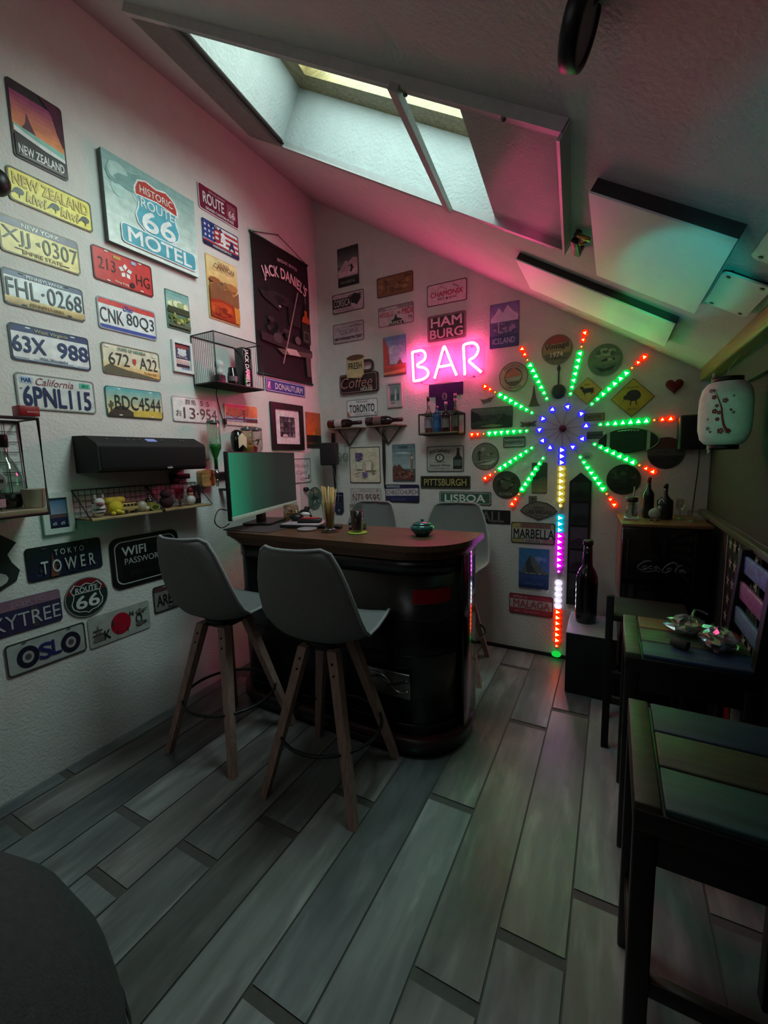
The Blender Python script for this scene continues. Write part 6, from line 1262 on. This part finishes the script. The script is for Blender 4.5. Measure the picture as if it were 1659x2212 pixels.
# local x along the screen (towards the back wall), -y towards the viewer
b = B(); b.box((0, .012, .255), (.90, .024, .365), 'satin', '#121413', bev=.004); b.obj('housing', t)
b = B(); b.box((0, -.001, .264), (.885, .003, .335), 'screen', '#2b302e'); b.obj('screen', t)
b = B(); b.box((0, -.003, .083), (.90, .006, .024), 'satin', '#a9c7b8', bev=.001)  # bezel tinted green for the green light falling on it
b.obj('lower_bezel', t)
b = B(); b.box((0, .06, .12), (.08, .03, .24), 'satin', '#131313', bev=.004); b.box((0, .035, .22), (.12, .04, .10), 'satin', '#131313', bev=.004); b.obj('stand_neck', t)
b = B(); b.prism(rrect(.28, .19, .03, 5, 0, .03), .0, .012, 'satin', '#161616'); b.obj('stand_foot', t)
b = B(); b.tube(smooth_path([(-.44, .03, .13), (-.50, .04, .14), (-.56, .03, .09), (-.52, .02, .05), (-.44, .02, .06)], 6), .003, 'satin', '#0c0c0c', 6); b.obj('cable', t)
t = thing('laptop', 'closed pale laptop with dark edges on the bar below the monitor', 'laptop', loc=(.675, -1.125, ZC), rz=math.radians(14))
b = B(); b.box((0, 0, .009), (.24, .20, .018), 'satin', '#1b181a', bev=.003); b.obj('base', t)
b = B(); b.box((0, 0, .021), (.236, .196, .006), 'satin', '#a898a0', bev=.002); b.obj('lid', t)
t = thing('game_controller', 'black and red handheld device lying on the laptop', 'controller', loc=(.715, -1.14, ZC + .0245), rz=math.radians(20))
b = B(); b.box((0, 0, .012), (.14, .06, .024), 'satin', '#121012', bev=.011, seg=3); b.obj('body', t)
b = B(); b.box((0, 0, .026), (.10, .044, .006), 'satin', '#a81f24', bev=.003); b.obj('cover', t)
t = thing('headset', 'black headset heap with a white pad under the monitor', 'headset', loc=(.615, -1.10, ZC + .0245))
b = B(); b.ball((-.03, .0, .022), (.045, .04, .022), 'satin', '#0f0f10', 14, 8); b.tube(smooth_path([(-.06, .02, .02), (-.04, .06, .05), (.0, .07, .05), (.04, .05, .02)], 4), .008, 'satin', '#101010', 8); b.obj('body', t)
b = B(); b.ball((.03, .01, .040), (.03, .022, .012), 'satin', '#cfcaca', 14, 6); b.obj('pad', t)
t = thing('shaded_desk_mat', 'dark grey desk mat with monitor shade in its tone on the left end of the bar top', 'mat', loc=(.455, -1.235, ZC))
b = B(); b.prism(rrect(.34, .36, .03), 0, .003, 'matte', '#3a3738', M=Matrix.Rotation(.05, 4, 'Z')); b.obj('mat', t)  # dark mat also stands in for the monitor's shade on the bar
t = thing('jar', 'glass jar of corks and trinkets behind the laptop', 'jar', loc=(.478, -1.025, ZC + .0035))
b = B(); b.lathe([(.045, 0), (.048, .01), (.048, .09), (.040, .105)], 'glass', '#d5cdbf', n=24, caps=False); b.obj('glass', t)
R_ = random.Random(8); b = B()
for k in range(22):
    a = R_.uniform(0, 6.28); q = R_.uniform(0, .032); z = .012 + .07 * R_.random(); p = Vector((q * math.cos(a), q * math.sin(a), z)); d = Vector((R_.uniform(-1, 1), R_.uniform(-1, 1), R_.uniform(-1, 1))).normalized() * .008; b.cyl(p - d, p + d, .006, 'matte', R_.choice(['#a98a5c', '#8d7048', '#c2a878', '#6d5a44']), n=8)
o = b.obj('corks', t); o['kind'] = 'stuff'
def coaster(label, x, y, r, col, h=.006, z=ZC):
    t = thing('coaster', label, 'coaster', loc=(x, y, z)); b = B(); b.lathe([(r * .96, 0), (r, h * .4), (r, h), (r * .9, h * 1.15)], 'satin', col, n=36); b.obj('disc', t); return t
coaster('round grey coaster left of the straws on the bar', .775, -1.245, .055, '#8d8486', .010)
coaster('dark brown coaster under the straw glass', .928, -1.245, .045, '#3a2a22', .005)
coaster('bright green coaster under the drink glass', 1.092, -1.226, .052, '#8fae3a', .005)
t = thing('remote_control', 'black remote control lying behind the straw glass', 'remote', loc=(.87, -1.15, ZC), rz=math.radians(10))
b = B(); b.box((0, 0, .010), (.13, .042, .020), 'satin', '#121113', bev=.006); b.obj('body', t)
t = thing('card_tin', 'small black and white patterned tin behind the drink glass', 'tin', loc=(1.035, -1.13, ZC))
b = B(); b.box((0, 0, .020), (.085, .055, .040), 'satin', '#232326', bev=.006); b.obj('tin', t)
b = B()
for k in range(5): b.face([(x, y, .0405) for x, y in ellp(.008, .005, 10, -.028 + k * .014, -.005 + .01 * (k % 2))], 'print', '#b9b9b6'); b.face([(x, -.0278, z) for x, z in ellp(.007, .008, 10, -.03 + k * .015, .02)], 'print', '#a9a9a6')
b.obj('print', t)
t = thing('straw_glass', 'tall fluted glass holding the straws on the bar', 'glass', loc=(.928, -1.245, ZC + .0062))
b = B(); b.lathe([(.036, .0), (.036, .008), (.024, .016), (.026, .03), (.036, .13), (.040, .155)], 'glass', '#efe9dc', n=28, caps=False); b.lathe([(.001, .001), (.036, .001), (.036, .010), (.001, .012)], 'glass', '#d8d2c4', n=28, caps=False); b.obj('glass', t)
GSW = 'paper straws in the tall glass'; R_ = random.Random(12)
sw = None
for k in range(20):
    a = R_.uniform(0, 2 * PI); q = R_.uniform(.3, 1)
    p = Vector((.014 * q * math.cos(a), .014 * q * math.sin(a), .018)); e = Vector((.040 * q * math.cos(a) + R_.uniform(-.006, .006), .036 * q * math.sin(a), .232 + R_.uniform(-.012, .012)))
    b = B(); b.cyl(p, e, .0036, 'matte', R_.choice(['#c09a62', '#b08850', '#cfae78', '#a87f4a']), n=8)
    o = b.obj('straw'); o.location = (.928, -1.245, ZC + .0065); tag(o, 'tan paper straw standing in the tall glass on the bar', 'straw', GSW)
t = thing('drink_glass', 'straight glass of dark cola on the green coaster', 'glass', loc=(1.092, -1.226, ZC + .0062))
b = B(); b.lathe([(.027, 0), (.029, .01), (.038, .145)], 'glass', '#e6e6e4', n=28, caps=False); b.lathe([(.001, .001), (.027, .001), (.028, .012), (.001, .014)], 'glass', '#d6d6d4', n=28, caps=False); b.obj('glass', t)
b = B(); b.lathe([(.026, .013), (.028, .02), (.0348, .112), (.001, .1125)], 'gloss', '#150709', n=28); b.obj('drink', t)
t = thing('lidded_pot', 'small round teal ceramic pot with lid on the bar', 'pot', loc=(1.440, -1.175, ZC))
b = B(); b.lathe([(.028, 0), (.034, .004), (.058, .03), (.060, .045), (.044, .058)], 'gloss', '#1f5450', n=32); b.obj('bowl', t)
b = B(); b.lathe([(.048, .057), (.046, .062), (.020, .070), (.001, .071)], 'gloss', '#245d58', n=32); b.obj('lid', t)
b = B(); b.ball((0, 0, .078), (.009, .009, .008), 'gloss', '#1d4a47', 14, 8); b.obj('knob', t)
